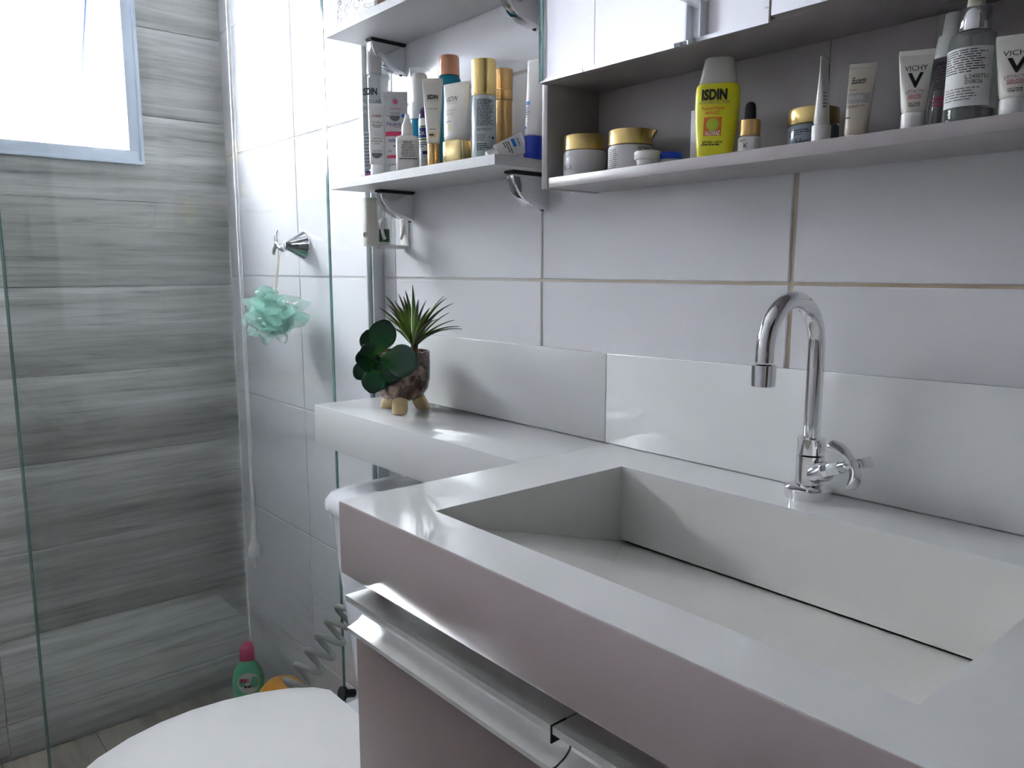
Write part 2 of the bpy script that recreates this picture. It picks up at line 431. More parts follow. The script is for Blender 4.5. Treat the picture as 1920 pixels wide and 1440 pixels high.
# window: aluminium frame, tilted sash with frosted pane
win = struct(boxes('window_1', [(-.06, .012, WY0, WY1, WZ0, WZ0+.026), (-.06, .012, WY0, WY1, WZ1-.026, WZ1),
        (-.06, .012, WY0, WY0+.026, WZ0+.026, WZ1-.026), (-.06, .012, WY1-.026, WY1, WZ0+.026, WZ1-.026)], 'alu_win', None, .0015),
        'aluminium awning window standing ajar over the shower')
boxes('window_trim', [(.0005, .016, WY0-.006, WY1+.006, WZ0-.006, WZ0+.002), (.0005, .016, WY0-.006, WY1+.006, WZ1-.002, WZ1+.006),
        (.0005, .016, WY0-.006, WY0+.002, WZ0, WZ1), (.0005, .016, WY1-.002, WY1+.006, WZ0, WZ1)], 'alu_win', win, .001)
0 and boxes('window_rebate', [(-.03, -.012, WY0+.026, WY1-.026, WZ0+.026, WZ0+.032), (-.03, -.012, WY1-.032, WY1-.026, WZ0+.026, WZ1-.026)], 'gasket', win)
SY0, SY1 = WY0+.033, -.26; SH = .40
sm = Matrix.Translation((-.03, 0, 1.785)) @ Matrix.Rotation(math.radians(30), 4, 'Y')
def sashbox(lst):
    return xf(join(*[boxvf(*b) for b in lst]), sm)
sash = mk('window_sash', *sashbox([(-.012, .012, SY0, SY1, -SH, -SH+.03), (-.012, .012, SY0, SY1, -.03, 0), (-.012, .012, SY0, SY0+.03, -SH+.03, -.03), (-.012, .012, SY1-.03, SY1, -SH+.03, -.03)]), 'sash', win)
mk('window_pane', *sashbox([(-.003, .003, SY0+.03, SY1-.03, -SH+.03, -.03)]), 'pane', sash)
mk('pane_gasket', *sashbox([(.003, .013, SY1-.034, SY1-.03, -SH+.03, -.03), (.003, .013, SY0+.03, SY1-.03, -SH+.03, -SH+.034)]), 'gasket', sash)

# neighbour facade outside
nb = thing('neighbour_building', 'pale rendered building across the yard outside the window gap', 'building', (-3.2, 0, 0))
box('facade', -.3, 0, -5, 6, -3, 2.0, 'facade', nb)
box('concrete_band', 0, .06, -5, 6, 1.84, 2.0, 'facadeband', nb)
V, Fc = [], []
for i in range(41):
    y = 1.0+i*.04; V += [(.12+.03*math.sin(i*.9), y, .9), (.1+.012*math.sin(i*.9), y, 1.8)]
for i in range(40): Fc.append((2*i, 2*i+2, 2*i+3, 2*i+1))
mk('hanging_sheet', V, Fc, 'sheet', nb, True)

# ------------------------------------------------------------------ shower screen
XG = 0.738
scr = thing('shower_screen', 'clear glass shower screen with aluminium wall channel and top rail', 'shower screen', (XG, 0, 0))
def glass_panel(name, xa, ya, yb, z0, z1):
    p = box(name, xa-.004, xa+.004, ya, yb, z0, z1, 'glass', scr)
    boxes('panel_edge', [(xa-.004, xa+.004, yb-.0002, yb+.0012, z0, z1), (xa-.004, xa+.004, ya-.0012, ya+.0002, z0, z1)], 'glassedge', p)
    return p
glass_panel('fixed_panel', .007, -.606, -.018, .03, 1.80)
glass_panel('sliding_panel', -.017, -.6045, -.093, .03, 1.80)
boxes('wall_channel', [(-.006, -.002, -.024, -.0005, .012, 1.82), (.016, .02, -.024, -.0005, .012, 1.82), (-.002, .016, -.004, -.0005, .012, 1.82)], 'channel', scr, .0006)
boxes('wall_channel', [(-.03, -.024, YO+.0005, YO+.03, .012, 1.82), (.016, .02, YO+.0005, YO+.03, .012, 1.82), (-.024, .016, YO+.0005, YO+.004, .012, 1.82)], 'channel', scr, .0006)
box('floor_track', -.032, .022, YO+.001, -.001, 0.001, .028, 'alu', scr, .002)
mk('top_rail', *sweep([(0, YO+.001, 1.826), (0, -.001, 1.826)], .024, 24), 'alu', scr, True)
for y in (-.2, -.54): box('rail_clamp', -.02, .012, y, y+.04, 1.78, 1.82, 'alu', scr, .002)

# ------------------------------------------------------------------ vanity top, ledge, backsplash
ZT = .903; CX0 = 1.342; CX1 = XE-.002; CYF = -.4155
BX0, BX1, BYF, BYB = 1.4352, 1.893, -.361, -.0885
van = thing('washbasin_counter', 'white polished counter with an integrated sloping trough basin', 'washbasin', (0, 0, 0))
TB = ZT-.004
V = [(CX0, CYF, ZT), (CX1, CYF, ZT), (CX1, -.0005, ZT), (CX0, -.0005, ZT), (BX0, BYF, ZT), (BX1, BYF, ZT), (BX1, BYB, ZT), (BX0, BYB, ZT)]
V += [(x, y, TB) for x, y, z in V]
Fc = [(0, 1, 5, 4), (1, 2, 6, 5), (2, 3, 7, 6), (3, 0, 4, 7)]
Fc += [tuple(i+8 for i in reversed(f)) for f in Fc]
for a, b in ((0, 1), (1, 2), (2, 3), (3, 0), (5, 4), (6, 5), (7, 6), (4, 7)): Fc.append((a, b, b+8, a+8))
slab = mk('counter_slab', V, Fc, 'stone', van)
box('apron', CX0, CX1, CYF-.0012, CYF+.014, .826, ZT-.0003, 'apron', van, .002)
box('side_apron', CX0, CX0+.016, CYF+.015, -.0005, .826, TB-.0005, 'stone', van)
ZFF, ZFB = .889, .811           # basin floor height at the front and at the back
def zfl(y): return ZFF+(ZFB-ZFF)*(y-BYF)/(BYB-.0032-BYF)
YS = BYB+.006                   # slot in front of the back wall
box('basin_wall', BX0-.004, BX1+.004, BYB, BYB+.012, ZFB+.0012, TB, 'stone_in', van)
for x in (BX0-.012, BX1): box('basin_wall', x, x+.012, BYF-.004, BYB+.012, .775, TB, 'stone_in', van)
box('basin_wall', BX0-.004, BX1+.004, BYF-.012, BYF, .80, TB, 'stone_in', van)
# floor: a small triangular left panel and a wide main ramp
CXF = 1.655
def slabpoly(name, pts, th=.008):
    top = [(x, y, zfl(y)) for x, y in pts]; bot = [(x, y, z-th) for x, y, z in top]; n = len(pts)
    return mk(name, top+bot, [tuple(range(n)), tuple(range(2*n-1, n-1, -1))]+[(i, i+n, (i+1) % n+n, (i+1) % n) for i in range(n)], 'stone_in', van)
slabpoly('basin_floor', [(BX0+.0005, BYF+.0005), (CXF-.0001, BYF+.0005), (BX0+.0012, YS)])
slabpoly('basin_floor', [(CXF+.0001, BYF+.0005), (BX1-.0005, BYF+.0005), (BX1-.0005, YS), (BX0+.0014, YS)])
box('drain_channel', BX0+.001, BX1-.001, BYB+.0065, BYB+.05, .775, .779, 'stone_in', van)
def strip(p, q, wd, z, m, name='joint_line'):
    p, q = Vector(p), Vector(q); t = (q-p).normalized(); s = Vector((-t.y, t.x, 0))*wd/2
    vv = [p-s, p+s, q+s, q-s]; vv = [(v.x, v.y, z) for v in vv]+[(v.x, v.y, z+.0002) for v in vv]
    return mk(name, vv, [(0, 1, 2, 3), (7, 6, 5, 4), (0, 4, 5, 1), (1, 5, 6, 2), (2, 6, 7, 3), (3, 7, 4, 0)], m, van)

led = tag(box('stone_ledge', .788, CX0-.0012, -.1675, -.0005, .832, ZT, 'stone', None, .0012), 'white polished stone ledge projecting over the toilet tank', 'ledge')
bsp = thing('backsplash', 'low white polished stone backsplash along the counter', 'backsplash')
YB = -.0085
hexa('backsplash_panel', [(.79, YB, ZT+.0008), (1.333, YB, ZT+.0008), (1.333, -.0005, ZT+.0008), (.79, -.0005, ZT+.0008)],
     [(.79, YB, 1.0255), (1.333, YB, 1.0255), (1.333, -.0005, 1.0255), (.79, -.0005, 1.0255)], 'stone', bsp, .0008)
hexa('backsplash_panel', [(1.3345, YB, ZT+.0008), (CX1, YB, ZT+.0008), (CX1, -.0005, ZT+.0008), (1.3345, -.0005, ZT+.0008)],
     [(1.3345, YB, 1.0258), (CX1, YB, 1.052), (CX1, -.0005, 1.052), (1.3345, -.0005, 1.0258)], 'stone', bsp, .0008)

# ------------------------------------------------------------------ vanity cabinet
vc = thing('vanity_cabinet', 'mauve vanity cabinet with aluminium profile pulls under the counter', 'cabinet', (0, 0, 0))
boxes('body', [(1.3745, 1.392, -.393, -.0005, .12, .8255), (1.392, XE-.02, -.393, -.0005, .12, .14), (1.392, XE-.02, -.02, -.0005, .14, .8255),
               (1.392, XE-.02, -.393, -.376, .775, .8255), (XE-.038, XE-.02, -.393, -.0005, .12, .8255)], 'mauve', vc, .0008)
prof = [(-.394, .8095), (-.4225, .8095), (-.4225, .8035), (-.412, .802), (-.4052, .799), (-.4020, .794), (-.4018, .788), (-.4035, .783), (-.4085, .7785), (-.4165, .7755), (-.4215, .7745), (-.4215, .7700), (-.394, .7700)]
def door(x0, x1, z0, z1):
    d = box('door', x0, x1, -.412, -.394, z0, .7695, 'mauve', vc, .0008)
    V, Fc = prism([(a, b) for a, b in prof], x0-.0008, x1+.0008, lambda u, v, d: (d, u, v+(.0)))
    h = mk('pull', V, Fc, 'alu', d, True, 25)
    box('end_cap', x1+.0008, x1+.0018, -.4228, -.4075, .7955, .8098, 'rubber', d)
    box('end_cap', x1+.0008, x1+.0018, -.4218, -.396, .7700, .775, 'rubber', d)
    return d
door(1.3625, 1.6665, .125, .81)
door(1.6700, 1.9760, .125, .81)
door(1.9795, 2.2855, .125, .81)
door(2.2890, XE-.03, .125, .81)
for x in (1.40, 2.6):
    for y in (-.36, -.08): box('foot', x, x+.04, y, y+.04, 0.001, .1195, 'alu', vc)

# ------------------------------------------------------------------ tap
FX, FY = 1.6475, -.0360
tap = thing('basin_tap', 'chrome swan-neck basin tap with three-armed handle', 'tap', (FX, FY, ZT))
mk('base_flange', *lathe([(0, .0242), (.0100, .0242), (.0118, .0225), (.0150, .0145)], 40), 'chrome', tap, True)
mk('body', *lathe([(.012, .0142), (.0445, .0142)], 36), 'chrome', tap, True)
mk('collar', *loft([(.0455, .0128, .0128), (.0462, .0138, .0138, 2), (.0625, .0138, .0138), (.0632, .0128, .0128)], 36), 'chrome', tap, True)
R = .0475
pts = [(0, 0, .060), (0, 0, .10), (0, 0, .14)]
for i in range(1, 25):
    a = PI*i/24*.985; pts.append((0, -R+R*math.cos(a), .1575+R*math.sin(a)))
pts.append((0, pts[-1][1]-.0002, .148))
mk('spout', *sweep(pts, .0086, 24), 'chrome', tap, True)
ay = pts[-1][1]
mk('aerator', *loft([(.1255, .0085, .0085, 2, 0, ay), (.1258, .0112, .0112, 2, 0, ay), (.1455, .0115, .0115, 2, 0, ay), (.1465, .0092, .0092, 2, 0, ay)], 32), 'chrome', tap, True)
s0 = Vector((.002, -.002, .024)); hc = at(1595, 872, 1, FY-.016)-Vector((FX, FY, ZT)); sd = (hc-s0).normalized(); SL = (hc-s0).length/.047
mk('valve_stem', *join(xf(lathe([(0, .0105), (.019*SL, .0105), (.0205*SL, .0095)], 28), axis_mtx(s0, sd)), xf(lathe([(.020*SL, .0068), (.036*SL, .0068)], 6), axis_mtx(s0, sd)), xf(lathe([(.035*SL, .0055), (.046*SL, .0055)], 20), axis_mtx(s0, sd))), 'chrome', tap, True)
base = Vector((FX, FY, ZT)); hcw = base+hc
def onplane(px, py):
    v = CD+(px-960)/F*CR-(py-720)/F*CU
    return CAM+v*((hcw-CAM).dot(sd)/v.dot(sd))
arms = []
for tx, ty in ((1561, 829), (1640, 866), (1601, 916)):
    tip = onplane(tx, ty)-base; t = tip-hc; L_ = min(t.length, .034); t.normalize(); side = sd.cross(t)
    n = 9; V, Fc = [], []
    for k in range(n):
        f = k/(n-1); wd = .0042+.0022*math.sin(f*PI*.5)**2 if f < .9 else .0050
        cen = hc+t*L_*f+sd*(.006*math.sin(f*PI)-.004*f)
        th = .0036-.0010*f
        V += [cen+side*wd+sd*th, cen-side*wd+sd*th, cen-side*wd-sd*th, cen+side*wd-sd*th]
    for k in range(n-1):
        for i in range(4): j = (i+1) % 4; Fc.append((4*k+i, 4*k+j, 4*k+4+j, 4*k+4+i))
    Fc += [(3, 2, 1, 0), (4*n-4, 4*n-3, 4*n-2, 4*n-1)]
    arms.append((V, Fc))
hd = mk('handle', *join(*arms, xf(lathe([(-.005, .0058), (.005, .0062), (.006, .0045)], 20), axis_mtx(hc, sd))), 'chrome', tap)
bevel_mesh(hd.data, .0012, 2)

# ------------------------------------------------------------------ toilet
to = thing('toilet', 'white close-coupled toilet with closed lid beside the vanity', 'toilet', (.985, 0, 0))
def rsec(z, x0, x1, y0, y1, e=5): return (z, (x1-x0)/2, (y1-y0)/2, e, (x0+x1)/2, (y0+y1)/2)
mk('tank', *loft([rsec(.385, -.085, .085, -.165, -.02), rsec(.40, -.092, .092, -.17, -.015), rsec(.45, -.098, .098, -.174, -.012), rsec(.6, -.128, .128, -.181, -.011), rsec(.728, -.152, .152, -.187, -.01)], 120), 'ceramic', to, True)
mk('tank_lid', *loft([rsec(.7305, -.157, .157, -.193, -.006), rsec(.735, -.160, .160, -.196, -.005), rsec(.748, -.159, .159, -.195, -.005), rsec(.759, -.150, .150, -.187, -.010, 5), rsec(.766, -.135, .135, -.172, -.020, 4), rsec(.769, -.10, .10, -.14, -.05, 3)], 120), 'ceramic', to, True)
mk('flush_button', *xf(lathe([(0, .022), (.004, .021)], 28), Matrix.Translation((0, -.1, .769))), 'chrome', to, True)
def egg(scale, off=0):
    pts = []
    prof_ = [(-.208, .098), (-.225, .125), (-.26, .150), (-.31, .172), (-.36, .184), (-.41, .189), (-.46, .185), (-.51, .172), (-.56, .148), (-.60, .116), (-.63, .078), (-.645, .04)]
    for y, x in prof_: pts.append((x+off, y))
    pts.append((0, -.650-off))
    for y, x in reversed(prof_): pts.append((-x-off, y))
    return pts
def slabegg(name, z0, z1, off, m, rnd=.004, parent=to):
    rings = [(z0, off-rnd), (z0+rnd, off), (z1-rnd, off), (z1, off-rnd), (z1+.0012, off-.03)]
    V, Fc = [], []; n = len(egg(1))
    for z, o in rings:
        for x, y in egg(1, o):
            V.append((x, y if o > -.02 else y*.96-.012, z))
    for k in range(len(rings)-1):
        for i in range(n): j = (i+1) % n; Fc.append((k*n+i, k*n+j, k*n+n+j, k*n+n+i))
    Fc.append(tuple(range(n-1, -1, -1))); Fc.append(tuple((len(rings)-1)*n+i for i in range(n)))
    return mk(name, V, Fc, m, parent, True, 50)
slabegg('seat_lid', .408, .424, 0, 'plastic_white')
slabegg('seat', .390, .4065, -.003, 'plastic_white')
mk('bowl', *loft([(0.001, .105, .2, 3, 0, -.34), (.03, .10, .195, 3, 0, -.34), (.16, .095, .18, 2.6, 0, -.33), (.28, .14, .2, 2.3, 0, -.38), (.36, .175, .22, 2.2, 0, -.425), (.388, .180, .225, 2.2, 0, -.425)], 48), 'ceramic', to, True)
box('rear_deck', -.11, .11, -.23, -.02, .30, .384, 'ceramic', to, .012, 3)
for x in (-.07, .07): mk('hinge', *xf(lathe([(-.02, .010), (.02, .010)], 16), Matrix.Translation((x, -.205, .405)) @ Matrix.Rotation(PI/2, 4, 'Y')), 'plastic_white', to, True)
mk('tank_bolt', *xf(lathe([(0, .012), (.006, .012), (.008, .007), (.026, .007)], 16), axis_mtx((-.07, -.2, .425), (0, .9, -.3))), 'rubber', to, True)

# coiled bidet hose in front of the glass
ch = thing('coiled_hose', 'grey coiled hygienic spray hose hanging between toilet tank and glass', 'hose', (.775, -.10, .50))
A = at(668, 1128, 0, .797)-Vector((.775, -.10, .50)); B = at(548, 1300, 0, .797)-Vector((.775, -.10, .50))
ax = (B-A).normalized(); s1 = ax.cross(Vector((1, 0, 0))).normalized(); s2 = ax.cross(s1)
pts = []
nt = 6.3
for i in range(int(nt*22)+1):
    f = i/(nt*22); a = 2*PI*nt*f+1.2
    pts.append(A+(B-A)*f+(.0245)*(math.cos(a)*s1+1.0*math.sin(a)*s2))
mk('hose_coil', *sweep(pts, .0050, 10), 'coil', ch, True)
tail = [pts[-1], pts[-1]+Vector((.0, -.01, -.015)), pts[-1]+Vector((.01, .0, -.06)), pts[-1]+Vector((.02, .06, -.09)), pts[-1]+Vector((.03, .16, -.04)), Vector((.045, .075, -.22))]
mk('hose_tail', *sweep(tail, .0042, 10), 'rubber', ch, True)
mk('wall_valve', *xf(lathe([(0, .02), (.006, .02), (.01, .011), (.03, .011)], 20), axis_mtx((.045, .0995, -.22), (0, -1, 0))), 'chrome', ch, True)
mk('hose_holder', *sweep([pts[0], pts[0]+Vector((.01, .03, .02)), pts[0]+Vector((.03, .1-pts[0].y-.032, .03))], .006, 10), 'chrome', ch, True)

# ------------------------------------------------------------------ shower fittings
vp = at(571, 460, 1, 0)
sv = thing('shower_valve', 'chrome cone-shaped shower valve with cross handle on the white tiles', 'valve', (vp.x, -.0005, vp.z))
dn = Vector((0, -1, 0))
mk('cone', *xf(lathe([(0, .0305), (.004, .0305), (.006, .029), (.046, .0085), (.049, .0085)], 40), axis_mtx((0, 0, 0), dn)), 'chrome', sv, True)
mk('stem', *xf(lathe([(.048, .0065), (.062, .0065)], 24), axis_mtx((0, 0, 0), dn)), 'chrome', sv, True)
arms = []
for q in range(3):
    a = q*2*PI/3+PI/2+.1; t = Vector((math.cos(a), 0, math.sin(a))); P0 = Vector((0, -.060, 0))
    arms.append(sweep([P0, P0+t*.012+dn*.003, P0+t*.022+dn*.001, P0+t*.031-dn*.001], [.0052, .0046, .005, .0042], 10))
mk('handle', *join(*arms, xf(lathe([(.056, .008), (.066, .007), (.068, .004)], 20), axis_mtx((0, 0, 0), dn))), 'chrome', sv, True)

lc = at(514, 588, 1, -.082)
lf = thing('loofah', 'mint green net loofah hanging by a string from the shower valve', 'loofah', lc)
V, Fc = [], []
rnd = random.Random(5)
for q in range(40):
    # each ruffle: a wavy ribbon bent over the ball
    axd = Vector((rnd.gauss(0, 1), rnd.gauss(0, 1), rnd.gauss(0, 1))).normalized()
    e1 = axd.orthogonal().normalized(); e2 = axd.cross(e1)
    r0 = rnd.uniform(.018, .052); wd = rnd.uniform(.012, .024); a0 = rnd.uniform(0, 6.3); span = rnd.uniform(1.2, 2.8)
    off = rnd.uniform(-.022, .022); fr = rnd.uniform(1.5, 3.2); ph = rnd.uniform(0, 6)
    n = 34; k0 = len(V)
    for i in range(n):
        f = i/(n-1); a = a0+span*f; wv = math.sin(fr*2*PI*f+ph)
        rad = r0+.006*wv
        c = (math.cos(a)*e1+math.sin(a)*e2)
        for s in (-1, 0, 1):
            p = c*(rad+.006*abs(s)*math.cos(fr*PI*f+s))+axd*(off+s*wd*.5+.006*wv)
            V.append((p.x*1.55, max(-.074, min(.074, p.y*1.15)), p.z*1.02))
    for i in range(n-1):
        for s in range(2):
            a_ = k0+3*i+s; Fc.append((a_, a_+1, a_+4, a_+3))
mk('net_ruffles', V, Fc, 'net', lf, True, 180)
hp = Vector((vp.x, -.058, vp.z-.006))-lc
mk('string', *sweep([(0, 0, .02), hp*.5+Vector((.003, 0, 0)), hp+Vector((.004, 0, 0)), hp+Vector((0, 0, .004)), hp-Vector((.004, 0, 0)), hp*.5-Vector((.003, 0, 0)), (0, 0, .02)], .0011, 6), 'string', lf, True)

hs = thing('shower_hose', 'thin white shower hose hanging with a conical spray end', 'hose', (.315, -.1, 0))
top = 2.12; ez = at(478, 1052, 1, -.1).z
mk('tube', *sweep([(0, .0, top), (.0005, 0, 1.7), (-.001, 0, 1.2), (.002, 0, .9), (.003, 0, .7), (.003, 0, ez+.06)], .0042, 12), 'plastic_white', hs, True)
mk('spray_end', *lathe([(ez+.012, .010), (ez+.014, .0145), (ez+.034, .0142), (ez+.05, .0075), (ez+.09, .0052), (ez+.10, .004)], 24), 'plastic_white', hs, True)
mk('nozzle', *lathe([(ez-.014, .0035), (ez-.012, .0035), (ez-.011, .002), (ez+.013, .002)], 12), 'plastic_white', hs, True)
sh = thing('electric_shower', 'white electric shower head on its wall arm', 'shower head', (.315, 0, 2.12))
mk('shower_body', *xf(lathe([(-.06, .095), (-.05, .10), (0, .095), (.05, .06), (.07, .03)], 40), Matrix.Translation((0, -.30, .04))), 'plastic_white', sh, True)
mk('shower_arm', *sweep([(0, -.0005, .13), (0, -.1, .14), (0, -.25, .13), (0, -.30, .105)], .011, 16), 'plastic_white', sh, True)
mk('hose_outlet', *sweep([(0, -.1, 0), (0, -.12, .02), (0, -.2, .03), (0, -.24, .035)], .006, 10), 'plastic_white', sh, True)

# floor items in the corner
gb = thing('detergent_bottle', 'mint green cleaner bottle with magenta cap in the shower corner', 'bottle', (.255, -.108, 0), 1.0)
mk('body', *loft([(0.001, .033, .02, 3), (.006, .036, .022, 3), (.10, .036, .022, 3), (.14, .037, .022, 2.6), (.165, .033, .02, 2.3), (.185, .022, .016, 2), (.193, .013, .013, 2), (.20, .013, .013, 2)], 36), 'bottlegreen', gb, True)
cp = mk('cap', *loft([(.1955, .0175, .0155, 2.5), (.225, .0165, .0145, 2.5), (.2265, .0155, .013, 2.5)], 28), 'magenta', gb, True)
mk('cap_lid', *loft([(.2266, .013, .0115, 3, .002), (.236, .0115, .0105, 3, .002), (.2375, .010, .009, 3, .002)], 24), 'magenta', gb, True)
gsec = [(.10, .036, .022, 3), (.14, .037, .022, 2.6), (.165, .033, .02, 2.3), (.185, .022, .016, 2)]
gsec = [(0.001, .033, .02, 3), (.006, .036, .022, 3)]+gsec
patch_later = (gb, gsec)
yb = thing('orange_basin', 'orange plastic tub upside down on the shower floor', 'tub', (.362, -.068, 0))
mk('tub', *lathe([(0.001, .058), (.01, .059), (.10, .058), (.145, .053), (.163, .038), (.168, .012)], 40), 'orange', yb, True)
mk('rim', *lathe([(0.001, .0595), (.009, .0598), (.0105, .0592)], 40, False, False), 'orange', yb, True)

# ------------------------------------------------------------------ wall shelves with chrome brackets
def shelf(zt, th, xl, xr, yl, yr, label):
    o = hexa('wall_shelf', [(xl, yl, zt-th), (xr, yr, zt-th), (xr, -.0005, zt-th), (xl, -.0005, zt-th)],
             [(xl, yl, zt), (xr, yr, zt), (xr, -.0005, zt), (xl, -.0005, zt)], 'shelfunder', None, .0006)
    tag(o, label, 'shelf', 'grey board wall shelves beside the mirror cabinet')
    hexa('edge_band', [(xl-.0004, yl-.0006, zt-th), (xr, yr-.0006, zt-th), (xr, yr-.0001, zt-th), (xl-.0004, yl-.0001, zt-th)],
         [(xl-.0004, yl-.0006, zt), (xr, yr-.0006, zt), (xr, yr-.0001, zt), (xl-.0004, yl-.0001, zt)], 'edge', o)
    return o
ZS, ZU = 1.2862, 1.5362
shelf(ZS, .0132, .799, 1.237, -.128, -.1215, 'grey board wall shelf holding the row of tubes and bottles')
shelf(ZU, .0132, .789, 1.262, -.122, -.1215, 'grey board wall shelf above the row of tubes, carrying a printed box')
def bracket(x, zt, label, ln=.066, hh=.047):
    b = thing('shelf_bracket', label, 'bracket', (x, -.0005, zt), 0, 'chrome shelf brackets')
    # side cheeks: quarter-beak outline in y,z ; swollen rounded front
    n = 14; V, Fc = [], []
    rings = []
    for k in range(n+1):
        f = k/n                              # along the beak from front-top to wall-bottom
        a = f*PI/2
        y = -ln*math.cos(a)**.9*1.0-.002; z = -.004-hh*math.sin(a)**1.0
        hw = .0075+.0025*math.sin(a)
        rings.append((y, z, hw))
    outline = [(0, -.004)]+[(y, z) for y, z, h in rings]+[(0, rings[-1][1])]
    V, Fc = prism(outline, -.0085, .0085, lambda u, v, d: (d, u, v))
    c = mk('beak', V, Fc, 'chrome', b, False); bevel_mesh(c.data, .0028, 3)
    box('rubber_pad', -.0095, .0095, -ln-.003, -.0002, -.0038, -.0003, 'rubber', b)
    mk('grub_screw', *xf(lathe([(0, .003), (.002, .003)], 12), axis_mtx((0, -.006, -hh-.003), (0, -.3, -1))), 'rubber', b, True)
    return b
bracket(.857, ZS-.0132, 'chrome beak bracket under the lower shelf above the air freshener')
bracket(1.203, ZS-.0132, 'chrome beak bracket under the lower shelf beside the mirror cabinet')
bracket(.838, ZU-.0132, 'chrome beak bracket under the upper shelf above the clear bottle')
bracket(1.185, ZU-.0132, 'chrome beak bracket under the upper shelf beside the mirror')
pb = thing('printed_box', 'grey carton with scribbled line art on the upper shelf', 'box', (.778, -.105, ZU), 0)
box('carton', .0, .15, 0, .05, 0.0005, .13, 'cream', pb, .001)
box('side_panel', .006, .147, -.0008, 0, .004, .126, 'label', pb)
box('line_art', .024, .145, -.0014, -.0008, .006, .124, 'art', pb)

# ------------------------------------------------------------------ mirror cabinet
def yf(x): return -.0945-(x-1.296)*.042
mc = thing('mirror_cabinet', 'taupe wall cabinet with two mirror doors and an open niche of cosmetics', 'cabinet', (0, 0, 0))
CL, CRX = 1.2985, 2.03; ZB = 1.2385; ZBt = 1.2515; ZN = 1.3655; ZTop = 1.98
def cb(name, x0, x1, z0, z1, m, fo=0.0, back=-.0005, bev=.0006):
    return hexa(name, [(x0, yf(x0)+fo, z0), (x1, yf(x1)+fo, z0), (x1, back, z0), (x0, back, z0)],
                [(x0, yf(x0)+fo, z1), (x1, yf(x1)+fo, z1), (x1, back, z1), (x0, back, z1)], m, mc, bev)
sp = cb('side_panel', CL, CL+.0105, ZB, ZTop, 'cab', -.001)
cb('side_panel', CRX-.0105, CRX, ZB, ZTop, 'cab', -.001)
bpn = cb('bottom_panel', CL+.0125, CRX-.0108, ZB+.0005, ZBt, 'cab')
cb('niche_top', CL+.0125, CRX-.0108, ZN, ZN+.0125, 'cab', .0005)
for a, b in ((CL+.0125, 1.6285), (1.6293, CRX-.0108)):
    box('back_panel', a, b, -.006, -.0008, ZBt+.0002, ZN-.0002, 'cab', mc)
box('upper_back', CL+.0125, CRX-.0108, -.006, -.0008, ZN+.0126, ZTop-.013, 'cab', mc)
cb('top_panel', CL+.0107, CRX-.0108, ZTop-.0125, ZTop, 'cab')
cb('divider', 1.6235, 1.6385, ZN+.0128, ZTop-.0128, 'cab', .0)
def mdoor(x0, x1):
    z0, z1 = ZN-.0035, ZTop; YM = min(-.112, yf(x1)-.004)
    d = hexa('mirror_door', [(x0, YM, z0), (x1, YM, z0), (x1, yf(x1)-.0015, z0), (x0, yf(x0)-.0015, z0)],
             [(x0, YM, z1), (x1, YM, z1), (x1, yf(x1)-.0015, z1), (x0, yf(x0)-.0015, z1)], 'cab', mc)
    b = .0155
    def fp(x, z, dy): return (x, YM-dy, z)
    V = [fp(x0, z0, .0005), fp(x1, z0, .0005), fp(x1, z1, .0005), fp(x0, z1, .0005), fp(x0+b, z0+.004, .0009), fp(x1-.004, z0+.004, .0009), fp(x1-.004, z1-b, .0009), fp(x0+b, z1-b, .0009)]
    V += [fp(x0, z0, 0), fp(x1, z0, 0), fp(x1, z1, 0), fp(x0, z1, 0)]
    mk('mirror_glass', V, [(4, 5, 6, 7), (0, 1, 5, 4), (1, 2, 6, 5), (2, 3, 7, 6), (3, 0, 4, 7), (8, 9, 1, 0), (9, 10, 2, 1), (10, 11, 3, 2), (11, 8, 0, 3), (8, 11, 10, 9)], 'mirror', d)
mdoor(CL+.0125, 1.6245)
mdoor(1.6375, CRX-.0108)

# ------------------------------------------------------------------ air freshener on the wall
afp = at(694, 462, 1, -.066)
af = thing('air_freshener', 'white plastic spray air freshener in its wall holder under the shelf', 'air freshener', (afp.x, 0, afp.z))
V, Fc = loft([(0, .0125, .0125, 2.6, 0, -.064), (.003, .0135, .0135, 2.6, 0, -.064), (.03, .0128, .0132, 2.6, 0, -.064), (.055, .0108, .012, 2.6, 0, -.064), (.075, .0122, .0128, 2.6, 0, -.064), (.0815, .0128, .0132, 2.6, 0, -.064), (.083, .0118, .012, 2.6, 0, -.064)], 32)
mk('body', V, Fc, 'plastic_offwhite', af, True)
cf = (Vector((CAM.x, CAM.y, 0))-Vector((afp.x, -.064, 0))).normalized()
cfl = Vector((cf.x*.5-.3, cf.y, 0)).normalized()
mk('button_ring', *xf(lathe([(0, .0046), (.0012, .0046), (.0012, .0036), (.0006, .0036)], 24, True, True), axis_mtx(Vector((0, -.064, .02))+cfl*.0132, cfl)), 'inklight', af, True)
pts = []
for i in range(29):
    a = -PI*.78+i/28*PI*1.56
    pts.append((.014, -.028+.021*math.sin(a)*(1-.25*math.cos(a)), .042+.038*math.cos(a)))
mk('holder_ring', *sweep([(p[0], p[1], p[2]) for p in pts], .0030, 10), 'plastic_white', af, True)
box('wall_plate', -.002, .026, -.004, -.0005, .0, .08, 'plastic_white', af, .003)
box('holder_foot', -.002, .024, -.052, -.004, -.004, .003, 'plastic_white', af, .0015)
mk('refill_can', *xf(lathe([(.004, .009), (.045, .009), (.05, .005)], 20), Matrix.Translation((.006, -.040, 0))), 'plastic_white', af, True)
mk('refill_label', *xf(lathe([(.008, .0093), (.03, .0093)], 20, False, False), Matrix.Translation((.006, -.040, 0))), mat('dark_green_label', (72, 110, 84), .5, var=.3, scale=300), af, True)

